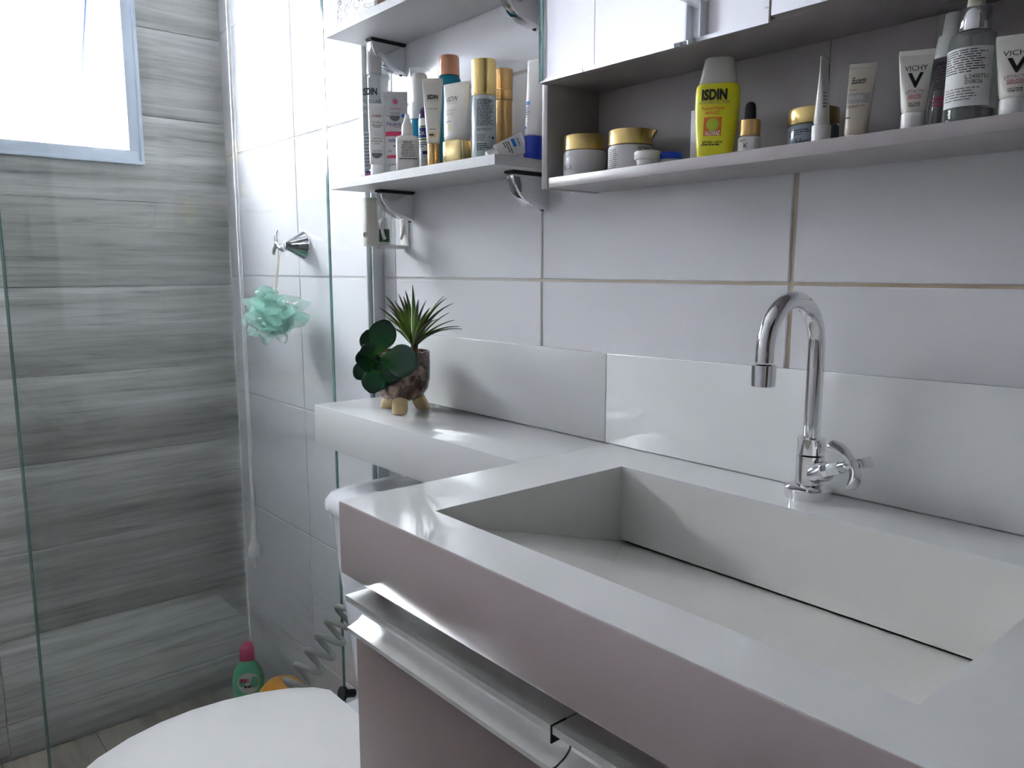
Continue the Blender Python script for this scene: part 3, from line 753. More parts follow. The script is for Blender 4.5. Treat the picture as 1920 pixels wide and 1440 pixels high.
# ------------------------------------------------------------------ planter
pc = Vector((.938, -.082, ZT))
pt = thing('succulent_planter', 'brown marbled bowl on three bisque feet with artificial succulents', 'planter', pc)
potr = .0485
prof_ = [(.0165, .012), (.019, .024), (.026, .036), (.038, .0445), (.055, .048), (.075, potr), (.098, potr), (.1005, .0475), (.1005, .044), (.092, .043)]
mk('bowl', *lathe(prof_, 48), 'pot', pt, True)
mk('soil', *lathe([(.086, .043), (.0925, .042), (.097, .03), (.1, .012), (.1005, .002)], 32), 'soil', pt, True)
for tx, ty in ((750, 777), (723, 765), (787, 768)):
    p = at(tx, ty-1, 2, ZT)-pc; p.z = 0
    dirn = Vector((p.x, p.y, 0)).normalized()
    p = dirn*.031
    mk('foot', *loft([(0.0003, .0095, .0095, 2, p.x*1.2, p.y*1.2), (.0025, .0122, .0122, 2, p.x*1.18, p.y*1.18), (.010, .0132, .0132, 2, p.x*1.08, p.y*1.08), (.018, .0125, .0125, 2, p.x*.95, p.y*.95), (.028, .011, .011, 2, p.x*.85, p.y*.85)], 20), 'bisque', pt, True)
def leaf(parent, b, d, nrm, L, W, shape, bend=0, cup=.2, th=.0018, m='succulent_leaf', name='leaf'):
    b, d, nrm = Vector(b), Vector(d).normalized(), Vector(nrm).normalized()
    side = d.cross(nrm).normalized(); nrm = side.cross(d).normalized()
    ns, nu = 10, 5; V, Fc, al = [], [], []
    c = b.copy(); t = d.copy()
    for layer in (1, -1):
        c = b.copy(); t = d.copy(); nn = nrm.copy()
        for k in range(ns+1):
            f = k/ns
            if shape == 'round': hw = W/2*(math.sin(PI*min(1, f**1.5*.93+.035))**.62)*(.35+.65*min(1, f*2.2))
            else: hw = W/2*((1-f)**.8)*(.55+.45*min(1, f*4))+.0002
            for u in range(nu):
                q = -1+2*u/(nu-1)
                V.append(c+side*hw*q+nn*(cup*hw*q*q+layer*th*(1-q*q)*(1-.6*f)))
                al.append(f)
            c = c+t*L/ns
            rot = Matrix.Rotation(bend/ns, 3, side); t = rot @ t; nn = rot @ nn
    m0 = (ns+1)*nu
    for k in range(ns):
        for u in range(nu-1):
            a = k*nu+u
            Fc.append((a, a+1, a+nu+1, a+nu)); Fc.append((m0+a, m0+a+nu, m0+a+nu+1, m0+a+1))
        for u in (0, nu-1):
            a = k*nu+u; Fc.append((a, a+nu, m0+a+nu, m0+a))
    for k in (0, ns):
        for u in range(nu-1):
            a = k*nu+u; Fc.append((a, m0+a, m0+a+1, a+1))
    me = bpy.data.meshes.new(name); me.from_pydata([tuple(v) for v in V], [], Fc); me.update()
    at_ = me.attributes.new('along', 'FLOAT', 'POINT')
    for i, f in enumerate(al): at_.data[i].value = f
    bm = bmesh.new(); bm.from_mesh(me); bmesh.ops.recalc_face_normals(bm, faces=bm.faces); bm.to_mesh(me); bm.free()
    for p in me.polygons: p.use_smooth = True
    me.materials.append(MT[m]); return obj(name, me, parent)
# rosette leaning out over the left of the bowl
rc = at(703, 674, 1, -.146)-pc
av = (CAM-(pc+rc)).normalized(); rv = Vector((-av.y, av.x, 0)).normalized(); uv = av.cross(rv)
sc = depth(pc+rc)/F
rl = [  # angle, length px, width px, tilt to the viewer, start offset
 (72, 84, 52, .25, 0), (-4, 86, 62, .2, -.004), (128, 44, 34, .55, .002), (205, 42, 34, .6, .003), (-62, 34, 24, .8, .005),
 (-96, 66, 44, .05, -.006), (-40, 62, 44, -.1, -.010), (175, 38, 34, .1, -.008), (222, 52, 36, .0, -.010), (100, 58, 44, -.1, -.010),
 (-75, 60, 40, -.15, -.014), (20, 24, 14, 1.3, .006), (140, 20, 12, 1.6, .007), (250, 20, 12, 1.6, .007)]
for an, L_, W_, tl, so in rl:
    a = math.radians(an); d = math.cos(a)*rv+math.sin(a)*uv+tl*av
    nn = av-tl*.6*(math.cos(a)*rv+math.sin(a)*uv)
    leaf(pt, rc+av*so, d, nn, L_*sc, W_*sc, 'round', .45, .12, .0022, 'succulent_leaf', 'round_leaf')
mk('rosette_stem', *sweep([rc-av*.004, rc-av*.03+Vector((0, 0, -.005)), Vector((rc.x*.4, rc.y*.4, .09))], [.004, .004, .005], 10), mat('green_stem', (60, 84, 40), .6), pt, True)
# spiky plant
ab = at(777, 648, 1, -.085)-pc
tips = [(863, 130), (825, 185), (675, 210), (770, 200), (680, 280), (640, 305), (700, 375), (1000, 225), (1052, 232), (1100, 278), (1065, 345), (1168, 488), (1112, 405), (1150, 465), (905, 270), (885, 235), (695, 470), (690, 420), (740, 250), (800, 215), (840, 300), (960, 300), (930, 330), (780, 300), (720, 330), (1010, 400), (870, 300), (850, 450), (800, 380), (940, 420)]
rnd = random.Random(3)
for i, (tx, ty) in enumerate(tips):
    px, py = 560+tx/4, 500+ty/4
    dep = -.085+rnd.uniform(-.03, .022)
    tp = at(px, py, 1, dep)-pc
    d = tp-ab; L_ = d.length*1.06; d.normalize()
    out = Vector((d.x, d.y, 0)); up = Vector((0, 0, 1))
    nn = (up*1.0-out*.8-av*-.4)
    low = d.z < .45
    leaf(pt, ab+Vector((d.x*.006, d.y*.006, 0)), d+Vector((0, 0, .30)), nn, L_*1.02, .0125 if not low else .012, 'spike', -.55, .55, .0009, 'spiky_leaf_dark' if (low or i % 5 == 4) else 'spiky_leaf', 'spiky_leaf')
mk('spiky_stem', *sweep([ab+Vector((0, 0, .006)), ab+Vector((0, 0, -.012)), ab+Vector((0.002, 0, -.03))], [.006, .0055, .005], 10), 'soil', pt, True)
V, Fc = [], []
for i in range(150):
    a = rnd.uniform(0, 6.3); r = rnd.uniform(0, .041); p = Vector((r*math.cos(a), r*math.sin(a), .0955+rnd.uniform(0, .006)))
    d = Vector((rnd.uniform(-1, 1), rnd.uniform(-1, 1), rnd.uniform(-.2, .7))).normalized()*rnd.uniform(.004, .010)
    v, f = sweep([p, p+d], .0006, 4); k0 = len(V); V += v; Fc += [tuple(q+k0 for q in t) for t in f]
so_ = mk('moss_fibre', V, Fc, mat('brown_moss', (104, 84, 58), .9), pt); so_['kind'] = 'stuff'

# ------------------------------------------------------------------ lettering
_fc = {}
def text_mesh(s, bold=0):
    k = (s, bold)
    if k in _fc: return _fc[k]
    cu = bpy.data.curves.new('lettering', 'FONT'); cu.body = s; cu.align_x = 'CENTER'; cu.size = 1; cu.resolution_u = 3; cu.offset = bold
    o = bpy.data.objects.new('lettering', cu); COL.objects.link(o)
    dg = bpy.context.evaluated_depsgraph_get(); me = bpy.data.meshes.new_from_object(o.evaluated_get(dg))
    V = [tuple(v.co) for v in me.vertices]; Fc = [tuple(p.vertices) for p in me.polygons]
    bpy.data.objects.remove(o); bpy.data.curves.remove(cu); bpy.data.meshes.remove(me)
    _fc[k] = (V, Fc); return _fc[k]
def rings_at(secs, z):
    for a, b in zip(secs, secs[1:]):
        if a[0] <= z <= b[0]:
            f = (z-a[0])/max(1e-9, b[0]-a[0])
            g = lambda s, i, dflt: s[i] if len(s) > i else dflt
            return [g(a, i, (2, 0, 0)[i-3] if i > 2 else 0)*(1-f)+g(b, i, (2, 0, 0)[i-3] if i > 2 else 0)*f for i in range(6)]
    return None
def front(secs, x, z):
    r = rings_at(secs, z)
    if r is None: r = [z, .01, .01, 2, 0, 0]
    _, hx, hy, e, ox, oy = r
    q = min(.995, abs((x-ox)/hx))
    return oy-hy*(1-q**e)**(1/e)-.0006
def write(parent, secs, s, cx, cz, h, m='ink', width=None, bold=0, slant=0, rot=0, name='lettering'):
    """lettering laid on the front of a lofted body; h is the cap height"""
    V, Fc = text_mesh(s, bold)
    k = h/.70; w0 = max(v[0] for v in V)-min(v[0] for v in V); xs = k if not width else width/w0
    out = []
    for x, y, z in V:
        X = x*xs+slant*y*k; Z = y*k-h/2
        X, Z = X*math.cos(rot)-Z*math.sin(rot), X*math.sin(rot)+Z*math.cos(rot)
        out.append((cx+X, front(secs, cx+X, cz+Z), cz+Z))
    me = bpy.data.meshes.new(name); me.from_pydata(out, [], Fc); me.update(); me.materials.append(MT[m])
    return obj(name, me, parent)
def patch(parent, secs, x0, x1, z0, z1, m, name='label_patch', nx=8, nz=4, off=.0, shape=None):
    V, Fc = [], []
    for j in range(nz+1):
        for i in range(nx+1):
            u, v = i/nx, j/nz
            x, z = x0+(x1-x0)*u, z0+(z1-z0)*v
            if shape: x, z = shape(u, v)
            V.append((x, front(secs, x, z)+.0003-off, z))
    for j in range(nz):
        for i in range(nx): a = j*(nx+1)+i; Fc.append((a, a+1, a+nx+2, a+nx+1))
    me = bpy.data.meshes.new(name); me.from_pydata(V, [], Fc); me.update(); me.materials.append(MT[m])
    for p in me.polygons: p.use_smooth = True
    return obj(name, me, parent)
def fineprint(parent, secs, x0, x1, z0, z1, n, m='inkgrey', seed=1, align='left', th=.45, gaps=True):
    """rows of unreadably small type as broken bars"""
    rnd = random.Random(seed); V, Fc = [], []
    dz = (z1-z0)/n
    for i in range(n):
        z = z1-dz*(i+.5); ln = (x1-x0)*(rnd.uniform(.72, 1) if i < n-1 else rnd.uniform(.4, .8))
        xs = x0 if align == 'left' else (x0+x1-ln)/2
        x = xs
        while x < xs+ln:
            wl = rnd.uniform(.08, .3)*(x1-x0) if gaps else ln
            xe = min(x+wl, xs+ln); nseg = 4
            k0 = len(V)
            for q in range(nseg+1):
                xx = x+(xe-x)*q/nseg
                for s in (-1, 1): V.append((xx, front(secs, xx, z), z+s*dz*th/2))
            for q in range(nseg): a = k0+2*q; Fc.append((a, a+2, a+3, a+1))
            x = xe+.035*(x1-x0)
    me = bpy.data.meshes.new('fine_print'); me.from_pydata(V, [], Fc); me.update(); me.materials.append(MT[m])
    return obj('fine_print', me, parent)
def disc(parent, secs, cx, cz, r, m, name='round_mark', half=False, off=0.0, n=24):
    V = [(cx, front(secs, cx, cz)-off, cz)]; Fc = []
    for i in range(n+1):
        a = (PI+PI*i/n) if half else 2*PI*i/n
        x, z = cx+r*math.cos(a), cz+r*math.sin(a); V.append((x, front(secs, x, z)-off, z))
    for i in range(n): Fc.append((0, i+1, i+2))
    me = bpy.data.meshes.new(name); me.from_pydata(V, [], Fc); me.update(); me.materials.append(MT[m])
    return obj(name, me, parent)

# cleaner bottle label
gb_, gs_ = patch_later
disc(gb_, gs_, .004, .142, .026, 'label', 'oval_label', n=32)
fineprint(gb_, gs_, -.016, .026, .143, .156, 1, 'inkred', 3, 'left', .8); fineprint(gb_, gs_, -.006, .024, .130, .139, 1, 'ink', 5, 'left', .7)
for o_ in gb_.children:
    if o_.name.startswith('fine_print'):
        for v in o_.data.vertices: v.co.y -= .0006

# ------------------------------------------------------------------ cosmetics
def spot(cx, y, top, wpx, zs):
    """position on a shelf, full height and width of something seen from px cx, top, width wpx"""
    p = at(cx, top, 1, y); P0 = Vector((p.x, y, zs)); s = depth((p.x, y, (zs+p.z)/2))/F
    return P0, p.z-zs, wpx*s
def face(P0, k=1.0, extra=0):
    v = CAM-P0; a = math.atan2(v.x, -v.y)      # rotation that turns local -Y to the camera
    return a*k+extra
def item(name, label, cat, P0, rz, tilt=0, lean=0):
    t = thing(name, label, cat, P0, rz)
    t.rotation_euler = (tilt, lean, rz); return t
def tube(name, label, P0, rz, Ht, Wt, body, capm, caph=.16, capr=.62, crimp=.05, cat='tube', lean=0, tilt=0, deep=.34, capn=2, cw=None, taper=.86):
    """squeeze tube standing on its cap: round at the cap, flat at the crimp"""
    t = item(name, label, cat, P0, rz, tilt, lean)
    r = Wt/2*capr; zc = Ht*caph; hw = Wt/2
    if cw: r = cw/2
    mk('cap', *loft([(0.0002, r*.97, r*deep/.34*.72 if capn > 2 else r*.97, capn), (.001, r, r*.75 if capn > 2 else r, capn), (zc-.0008, r*1.0, r*.75 if capn > 2 else r, capn), (zc, r*.97, r*.72 if capn > 2 else r*.97, capn)], 36), capm, t, True)
    b0 = zc+.0003; zt = Ht*(1-crimp); secs = []
    r0 = max(r*1.0, hw*taper)
    for i in range(9):
        f = i/8; z = b0+(zt-b0)*f
        secs.append((z, r0+(hw-r0)*f, max(.0009, (hw*.62)*(1-f**1.3)), 2+.8*f))
    secs = [(b0, r0*.9, hw*.52, 2)]+[(s[0]+(.002 if i == 0 else 0),)+s[1:] for i, s in enumerate(secs)]
    bd = mk('tube_body', *loft(secs, 40), body, t, True, 60)
    box('crimp', -hw, hw, -.0009, .0009, zt, Ht, body, t, .0003)
    return t, secs

# ---- lower shelf
SZ = ZS
# clear micellar bottle
P, Hh, Wd = spot(701, -.070, 107, 60, SZ)
t = item('cleanser_bottle', 'tall clear cleansing-water bottle with grey cap on the lower shelf', 'bottle', P, face(P, .8))
r = Wd/2; zsh = Hh*.855
secs = [(0.0003, r*.93, r*.93), (.003, r, r), (zsh*.965, r, r), (zsh*.99, r*.93, r*.93), (zsh, r*.75, r*.75)]
bd = mk('bottle_body', *loft(secs, 40), 'clearplastic', t, True, 50)
mk('liquid', *lathe([(.003, r*.95), (zsh*.62, r*.95)], 36), 'water', t, True)
mk('cap', *lathe([(zsh-.004, r*.36), (zsh+.0003, r*.36), (zsh+.0005, r*.46), (Hh-.001, r*.46), (Hh, r*.43)], 32), 'silvertube', t, True)
write(t, secs, 'ISDIN', -r*.12, zsh*.82, zsh*.06, 'ink', r*.92, .04)
write(t, secs, 'MICELLAR', -r*.05, zsh*.73, zsh*.035, 'inkgrey', r*1.25)
write(t, secs, 'SOLUTION', -r*.05, zsh*.67, zsh*.035, 'inkgrey', r*1.25)
write(t, secs, '1', r*.1, zsh*.615, zsh*.03, 'inkgrey')
patch(t, secs, -r*.62, r*.5, zsh*.1, zsh*.46, 'frost', 'back_label', 10, 4, -.002)
fineprint(t, secs, -r*.55, r*.4, zsh*.12, zsh*.44, 10, 'inkgrey', 3)
for m_, a, b in (('inkblue', .055, .065), ('inkred', .04, .05), ('inkblue', .03, .038)): patch(t, secs, -r*.5, -r*.1, zsh*a*1.2, zsh*b*1.25, m_, 'colour_bar', 4, 1)
# small white tester tube
P, Hh, Wd = spot(704, -.112, 194, 33, SZ)
t, secs = tube('cream_tube', 'small white tester tube standing before the clear bottle', P, face(P, .9), Hh, Wd, 'plastic_white', 'plastic_white', .15, .72, .04, lean=.03)
write(t, secs, 'Avène', -Wd*.06, Hh*.83, .0045, 'inkpink', Wd*.52)
write(t, secs, 'Cicalfate', 0, Hh*.74, .0034, 'inkgrey', Wd*.6)
fineprint(t, secs, -Wd*.3, Wd*.3, Hh*.66, Hh*.71, 2, 'inkgrey', 2, 'c')
disc(t, secs, 0, Hh*.58, Wd*.12, 'inklight', 'emblem'); disc(t, secs, 0, Hh*.58, Wd*.10, 'plastic_white', 'emblem', off=.0002)
fineprint(t, secs, -Wd*.32, Wd*.32, Hh*.42, Hh*.53, 3, 'inklight', 4, 'c')
write(t, secs, 'TESTER', 0, Hh*.335, .0036, 'inkgrey', Wd*.55)
disc(t, secs, 0, Hh*.31, Wd*.3, 'inkgrey', 'half_disc', True)
# nutriol tube
P, Hh, Wd = spot(741, -.090, 172, 45, SZ)
t, secs = tube('cream_tube', 'pearl grey tester tube with crimson bands on the lower shelf', P, face(P, .9), Hh, Wd, 'silvertube', 'plastic_white', .12, .55, .055)
write(t, secs, 'dermo', 0, Hh*.80, .0046, 'inkpink', Wd*.45)
disc(t, secs, 0, Hh*.88, Wd*.1, 'inkpink', 'emblem')
write(t, secs, 'TESTER', -Wd*.02, Hh*.735, .0034, 'inkgrey', Wd*.42)
patch(t, secs, -Wd*.4, Wd*.12, Hh*.706, Hh*.711, 'inkgrey', 'rule', 4, 1)
disc(t, secs, -Wd*.02, Hh*.708, Wd*.22, 'inkgrey', 'half_disc', True)
disc(t, secs, Wd*.32, Hh*.71, Wd*.08, 'skyblue', 'emblem')
write(t, secs, 'Nutriol', 0, Hh*.612, .0066, 'inkblue', Wd*.72)
write(t, secs, 'intensive', Wd*.12, Hh*.572, .0026, 'inkpink', Wd*.36)
patch(t, secs, -Wd*.42, Wd*.42, Hh*.465, Hh*.52, 'inkred', 'crimson_band', 10, 2)
fineprint(t, secs, -Wd*.3, Wd*.25, Hh*.39, Hh*.43, 2, 'inkblue', 5)
fineprint(t, secs, -Wd*.1, Wd*.3, Hh*.33, Hh*.36, 1, 'inkblue', 6)
write(t, secs, '0%', -Wd*.25, Hh*.285, .0038, 'inkblue')
patch(t, secs, -Wd*.38, Wd*.4, Hh*.20, Hh*.235, 'inkred', 'crimson_band', 10, 2)
# white dropper bottle
P, Hh, Wd = spot(763, -.112, 213, 43, SZ)
t = item('dropper_bottle', 'small white squeeze bottle with pointed nozzle and printed label', 'bottle', P, face(P, .95))
r = Wd/2; zs_ = Hh*.60
secs = [(0.0003, r*.95, r*.6, 3.2), (.002, r, r*.66, 3.2), (zs_*.94, r, r*.66, 3.2), (zs_, r*.8, r*.55, 3)]
mk('bottle_body', *loft(secs, 40), 'plastic_white', t, True, 50)
mk('nozzle_cap', *lathe([(zs_, r*.5), (zs_+.002, r*.55), (zs_+Hh*.03, r*.55), (zs_+Hh*.035, r*.50), (Hh*.80, r*.46), (Hh*.85, r*.32), (Hh*.965, r*.2), (Hh*.985, r*.18), (Hh, r*.1)], 28), 'plastic_white', t, True, 60)
patch(t, secs, -r*.72, r*.86, Hh*.14, Hh*.52, 'label', 'paper_label', 12, 3, .0)
write(t, secs, 'RINO.ET', r*.05, Hh*.475, .0034, 'ink', r*.75, .02)
fineprint(t, secs, -r*.62, r*.78, Hh*.22, Hh*.445, 9, 'ink', 8, 'c', .36)
patch(t, secs, -r*.72, r*.86, Hh*.185, Hh*.20, 'ink', 'rule', 8, 1, .0002)
# blue pump with clear cap
P, Hh, Wd = spot(786, -.048, 128, 45, SZ)
t = item('pump_bottle', 'translucent blue pump bottle under a clear overcap', 'bottle', P, face(P, .8))
r = Wd/2
mk('bottle_body', *lathe([(0.0003, r*.85), (.003, r*.9), (Hh*.48, r*.9), (Hh*.52, r*.86), (Hh*.53, r*.7)], 36), 'blueclear', t, True)
mk('pump_head', *lathe([(Hh*.53, r*.8), (Hh*.535, r*.84), (Hh*.68, r*.84), (Hh*.685, r*.66), (Hh*.93, r*.64), (Hh*.945, r*.55)], 36), 'plastic_white', t, True)
mk('overcap', *lathe([(Hh*.535, r*.98), (Hh*.93, r*.95), (Hh*.985, r*.9), (Hh, r*.6)], 36, False, True), 'clearplastic', t, True)
# purple capped white bottle
P, Hh, Wd = spot(800, -.075, 199, 32, SZ)
t = item('lotion_bottle', 'slim white bottle with purple dome cap squeezed between the tubes', 'bottle', P, face(P, .8))
r = Wd/2
secs = [(0.0003, r*.96, r*.96), (.002, r, r), (Hh*.78, r, r), (Hh*.80, r*.97, r*.97)]
mk('bottle_body', *loft(secs, 32), 'plastic_white', t, True)
mk('cap', *lathe([(Hh*.8, r*.97), (Hh*.88, r*.94), (Hh*.95, r*.75), (Hh, r*.3)], 32), 'purple', t, True)
patch(t, secs, -r*.85, r*.5, Hh*.51, Hh*.66, 'inkblue', 'blue_patch', 8, 2)
patch(t, secs, -r*.85, r*.5, Hh*.67, Hh*.69, 'inkgreen', 'green_rule', 8, 1)
patch(t, secs, -r*.85, r*.5, Hh*.475, Hh*.495, 'inkgreen', 'green_rule', 8, 1)
write(t, secs, 'Cet.', -r*.45, Hh*.585, .006, 'label', r*.75, .02)
fineprint(t, secs, -r*.8, r*.3, Hh*.36, Hh*.45, 3, 'inkblue', 4)
patch(t, secs, -r*.4, r*.3, Hh*.26, Hh*.31, 'inkblue', 'blue_patch', 6, 1)
# slim tube, copper cap
P, Hh, Wd = spot(811, -.102, 147, 38, SZ)
t, secs = tube('eye_cream_tube', 'slim white tube standing on a copper-gold cap', P, face(P, .9), Hh, Wd, 'creamtube', 'bronze', .265, .62, .05, taper=.64)
write(t, secs, 'ISDIN', 0, Hh*.79, Hh*.046, 'ink', Wd*.52, .045)
write(t, secs, 'ISDINCEUTICS', 0, Hh*.75, Hh*.018, 'inklight', Wd*.6)
write(t, secs, 'K-OX EYES', 0, Hh*.655, Hh*.02, 'inkgrey', Wd*.5)
fineprint(t, secs, -Wd*.2, Wd*.2, Hh*.415, Hh*.435, 1, 'inkgrey', 2, 'c')
patch(t, secs, -Wd*.16, Wd*.16, Hh*.335, Hh*.385, 'goldprint', 'gold_patch', 4, 2); patch(t, secs, -Wd*.18, Wd*.05, Hh*.35, Hh*.37, 'ink', 'black_patch', 4, 1, .0002)
mk('cap_groove', *lathe([(Hh*.235, Wd*.312), (Hh*.245, Wd*.312)], 30, False, False), 'copper', t, True)
# teal bottle with copper cap
P, Hh, Wd = spot(842, -.042, 106, 47, SZ)
t = item('spray_bottle', 'teal spray bottle with copper-coloured cap at the back of the shelf', 'bottle', P, face(P, .8))
r = Wd/2
mk('bottle_body', *lathe([(0.0003, r*.96), (.003, r), (Hh*.72, r), (Hh*.78, r*.95), (Hh*.825, r*.82), (Hh*.83, r*.7)], 40), 'teal', t, True, 60)
sec2 = [(Hh*.832, r*.82, r*.82), (Hh*.985, r*.78, r*.78)]
mk('cap', *loft([(Hh*.832, r*.80, r*.80), (Hh*.84, r*.83, r*.83), (Hh*.985, r*.79, r*.79), (Hh, r*.72, r*.72)], 40), 'copper', t, True, 40)
disc(t, sec2, 0, Hh*.945, r*.2, 'bronze', 'spray_hole'); disc(t, sec2, r*.03, Hh*.945, r*.13, 'copper', 'spray_hole', off=.0003)
# wide tube gold cap
P, Hh, Wd = spot(856, -.100, 155, 54, SZ); Wd *= 1.18
t, secs = tube('face_cream_tube', 'wide white tube standing on a square gold cap', P, face(P, .22), Hh, Wd, 'creamtube', 'gold2', .275, .80, .02, capn=4)
write(t, secs, 'ISDIN', -Wd*.1, Hh*.80, Hh*.062, 'ink', Wd*.4, .0, .3)
write(t, secs, 'ISDINCEUTICS', -Wd*.08, Hh*.745, Hh*.022, 'inklight', Wd*.46)
write(t, secs, 'GLICOISDIN 15', -Wd*.1, Hh*.655, Hh*.032, 'inklight', Wd*.46)
write(t, secs, 'INTENSE', -Wd*.1, Hh*.61, Hh*.03, 'inklight', Wd*.32)
fineprint(t, secs, -Wd*.3, Wd*.05, Hh*.50, Hh*.53, 1, 'inklight', 2)
patch(t, secs, -Wd*.26, -Wd*.05, Hh*.41, Hh*.475, 'goldprint', 'gold_patch', 4, 2); fineprint(t, secs, -Wd*.26, -Wd*.12, Hh*.43, Hh*.45, 1, 'ink', 3)
# tall grey bottle with gold cap
P, Hh, Wd = spot(907, -.093, 114, 47, SZ)
t = item('serum_bottle', 'tall frosted bottle with broad gold cap and dense printed text', 'bottle', P, face(P, .95))
r = Wd/2; zc = Hh*.64
secs = [(0.0003, r*.95, r*.95), (.002, r*.99, r*.99), (zc-.001, r*.99, r*.99), (zc, r*.95, r*.95)]
mk('bottle_body', *loft(secs, 44), 'frost', t, True)
mk('cap', *lathe([(zc+.0003, r*.97), (zc+.001, r*1.0), (zc+Hh*.03, r*1.0), (zc+Hh*.031, r*.985), (zc+Hh*.034, r*.985), (zc+Hh*.035, r), (Hh-.001, r), (Hh, r*.96)], 44), 'gold', t, True, 30)
fineprint(t, secs, -r*.55, r*.9, Hh*.33, Hh*.60, 18, 'ink', 11, 'left', .42)
fineprint(t, secs, -r*.55, r*.9, Hh*.28, Hh*.31, 3, 'inkgrey', 12)
fineprint(t, secs, -r*.55, r*.3, Hh*.18, Hh*.25, 5, 'inkgrey', 13)
fineprint(t, secs, -r*.55, r*.5, Hh*.085, Hh*.16, 4, 'ink', 14)
disc(t, secs, r*.45, Hh*.22, r*.1, 'inklight', 'emblem'); disc(t, secs, r*.72, Hh*.215, r*.09, 'ink', 'emblem')
# bronze bottle behind
P, Hh, Wd = spot(944, -.040, 131, 34, SZ)
t = item('serum_bottle', 'bronze metallic bottle half hidden behind the gold-capped one', 'bottle', P, face(P, .8))
r = Wd/2
mk('bottle_body', *lathe([(0.0003, r*.92), (.002, r*.96), (Hh*.66, r*.96), (Hh*.665, r*.85), (Hh*.68, r*.85)], 40), 'bronze', t, True, 40)
mk('cap', *lathe([(Hh*.68, r), (Hh*.775, r), (Hh*.777, r*.96), (Hh*.782, r*.96), (Hh*.784, r), (Hh-.001, r), (Hh, r*.95)], 40), 'bronze', t, True, 30)
# small fallen tube
P = at(951, 292, 1, -.080); P.z = SZ+.0125
t = item('sample_tube', 'small white sample tube with a blue stripe lying on the shelf', 'tube', P, 0)
Lh, Wd = .052, .029
secs = []
for i in range(9):
    f = i/8; secs.append((.008+(Lh*.92-.008)*f, Wd*.40+Wd*.1*f, max(.0009, .0098*(1-f**1.3)), 2+.8*f))
mk('tube_body', *loft(secs, 32), 'plastic_white', t, True, 60)
box('crimp', -Wd*.5, Wd*.5, -.0009, .0009, Lh*.92, Lh, 'plastic_white', t, .0003)
mk('cap', *lathe([(-.006, .0075), (-.005, .008), (.0075, .008)], 28), 'plastic_white', t, True)
patch(t, secs, -Wd*.34, Wd*.05, Lh*.62, Lh*.72, 'skyblue', 'blue_stripe', 6, 2)
fineprint(t, secs, -Wd*.3, Wd*.3, Lh*.35, Lh*.56, 3, 'inkgrey', 2); fineprint(t, secs, -Wd*.3, Wd*.3, Lh*.78, Lh*.84, 1, 'inkgrey', 5)
lz = (CR*.88+CU*.42+CD*.22).normalized(); ly = (CD*.9+CU*.1); lx = ly.cross(lz).normalized(); ly = lz.cross(lx)
mm = Matrix((lx, ly, lz)).transposed().to_4x4(); mm.translation = P-lz*.024
t.matrix_world = mm
# white tube with blue cap leaning
P, Hh, Wd = spot(1000, -.045, 112, 46, SZ)
t, secs = tube('hand_cream_tube', 'white tube with royal blue cap leaning beside the mirror cabinet', P, face(P, .75, -.55), Hh, Wd, 'plastic_white', 'bluecap', .235, .8, .03, lean=.05)
patch(t, secs, -Wd*.36, -Wd*.1, Hh*.545, Hh*.585, 'skyblue', 'blue_mark', 4, 2)
fineprint(t, secs, -Wd*.36, -Wd*.08, Hh*.42, Hh*.53, 5, 'inkblue', 3)
disc(t, secs, -Wd*.26, Hh*.32, Wd*.1, 'skyblue', 'emblem', n=3)

# ---- niche of the mirror cabinet
NZ = ZBt
def jar(name, label, cx, y, top, wpx, split, lidm, bodym, txt=True, rx=1):
    P, Hh, Wd = spot(cx, y, top, wpx, NZ)
    t = item(name, label, 'jar', P, face(P, .7)); r = Wd/2; zc = Hh*split
    secs = [(0.0003, r*.95, r*.95), (.002, r*1.0, r*1.0), (zc*.9, r*1.0, r*1.0), (zc, r*.95, r*.95)]
    mk('jar_body', *loft(secs, 44), bodym, t, True, 45)
    mk('lid', *lathe([(zc+.0006, r*.96), (zc+.0012, r*.98), (Hh-.0015, r*.98), (Hh, r*.95)], 44), lidm, t, True, 40)
    return t, secs, r, Hh, zc
t, secs, r, Hh, zc = jar('cream_jar', 'white cream jar with plain gold lid in the dark end of the niche', 1097, -.062, 256, 80, .62, 'gold', 'jarbody')
fineprint(t, secs, -r*.75, -r*.45, zc*.72, zc*.86, 2, 'inkgrey', 2); write(t, secs, 'K-1', -r*.62, zc*.33, .006, 'inkgrey')
t, secs, r, Hh, zc = jar('cream_jar', 'white cream jar with gold lid and spatula behind the lens case', 1183, -.056, 246, 84, .62, 'gold', 'jarbody')
fineprint(t, secs, -r*.8, -r*.35, zc*.1, zc*.86, 10, 'inkgrey', 7); write(t, secs, 'ISDIN', r*.72, zc*.82, .0042, 'ink', r*.4, .02)
mk('spatula', *loft([(Hh+.0002, .005, .0025, 2, -r*.7, -.004), (Hh+.0014, .005, .0025, 2, -r*.7, -.004)], 20), 'plastic_white', t, True)
hexa('lid_tab', [(r*.7, -.005, Hh-.009), (r*.97, -.005, Hh-.009), (r*.97, .005, Hh-.009), (r*.7, .005, Hh-.009)], [(r*.7, -.006, Hh-.0008), (r*1.17, -.005, Hh-.0008), (r*1.17, .005, Hh-.0008), (r*.7, .006, Hh-.0008)], 'gold', t)
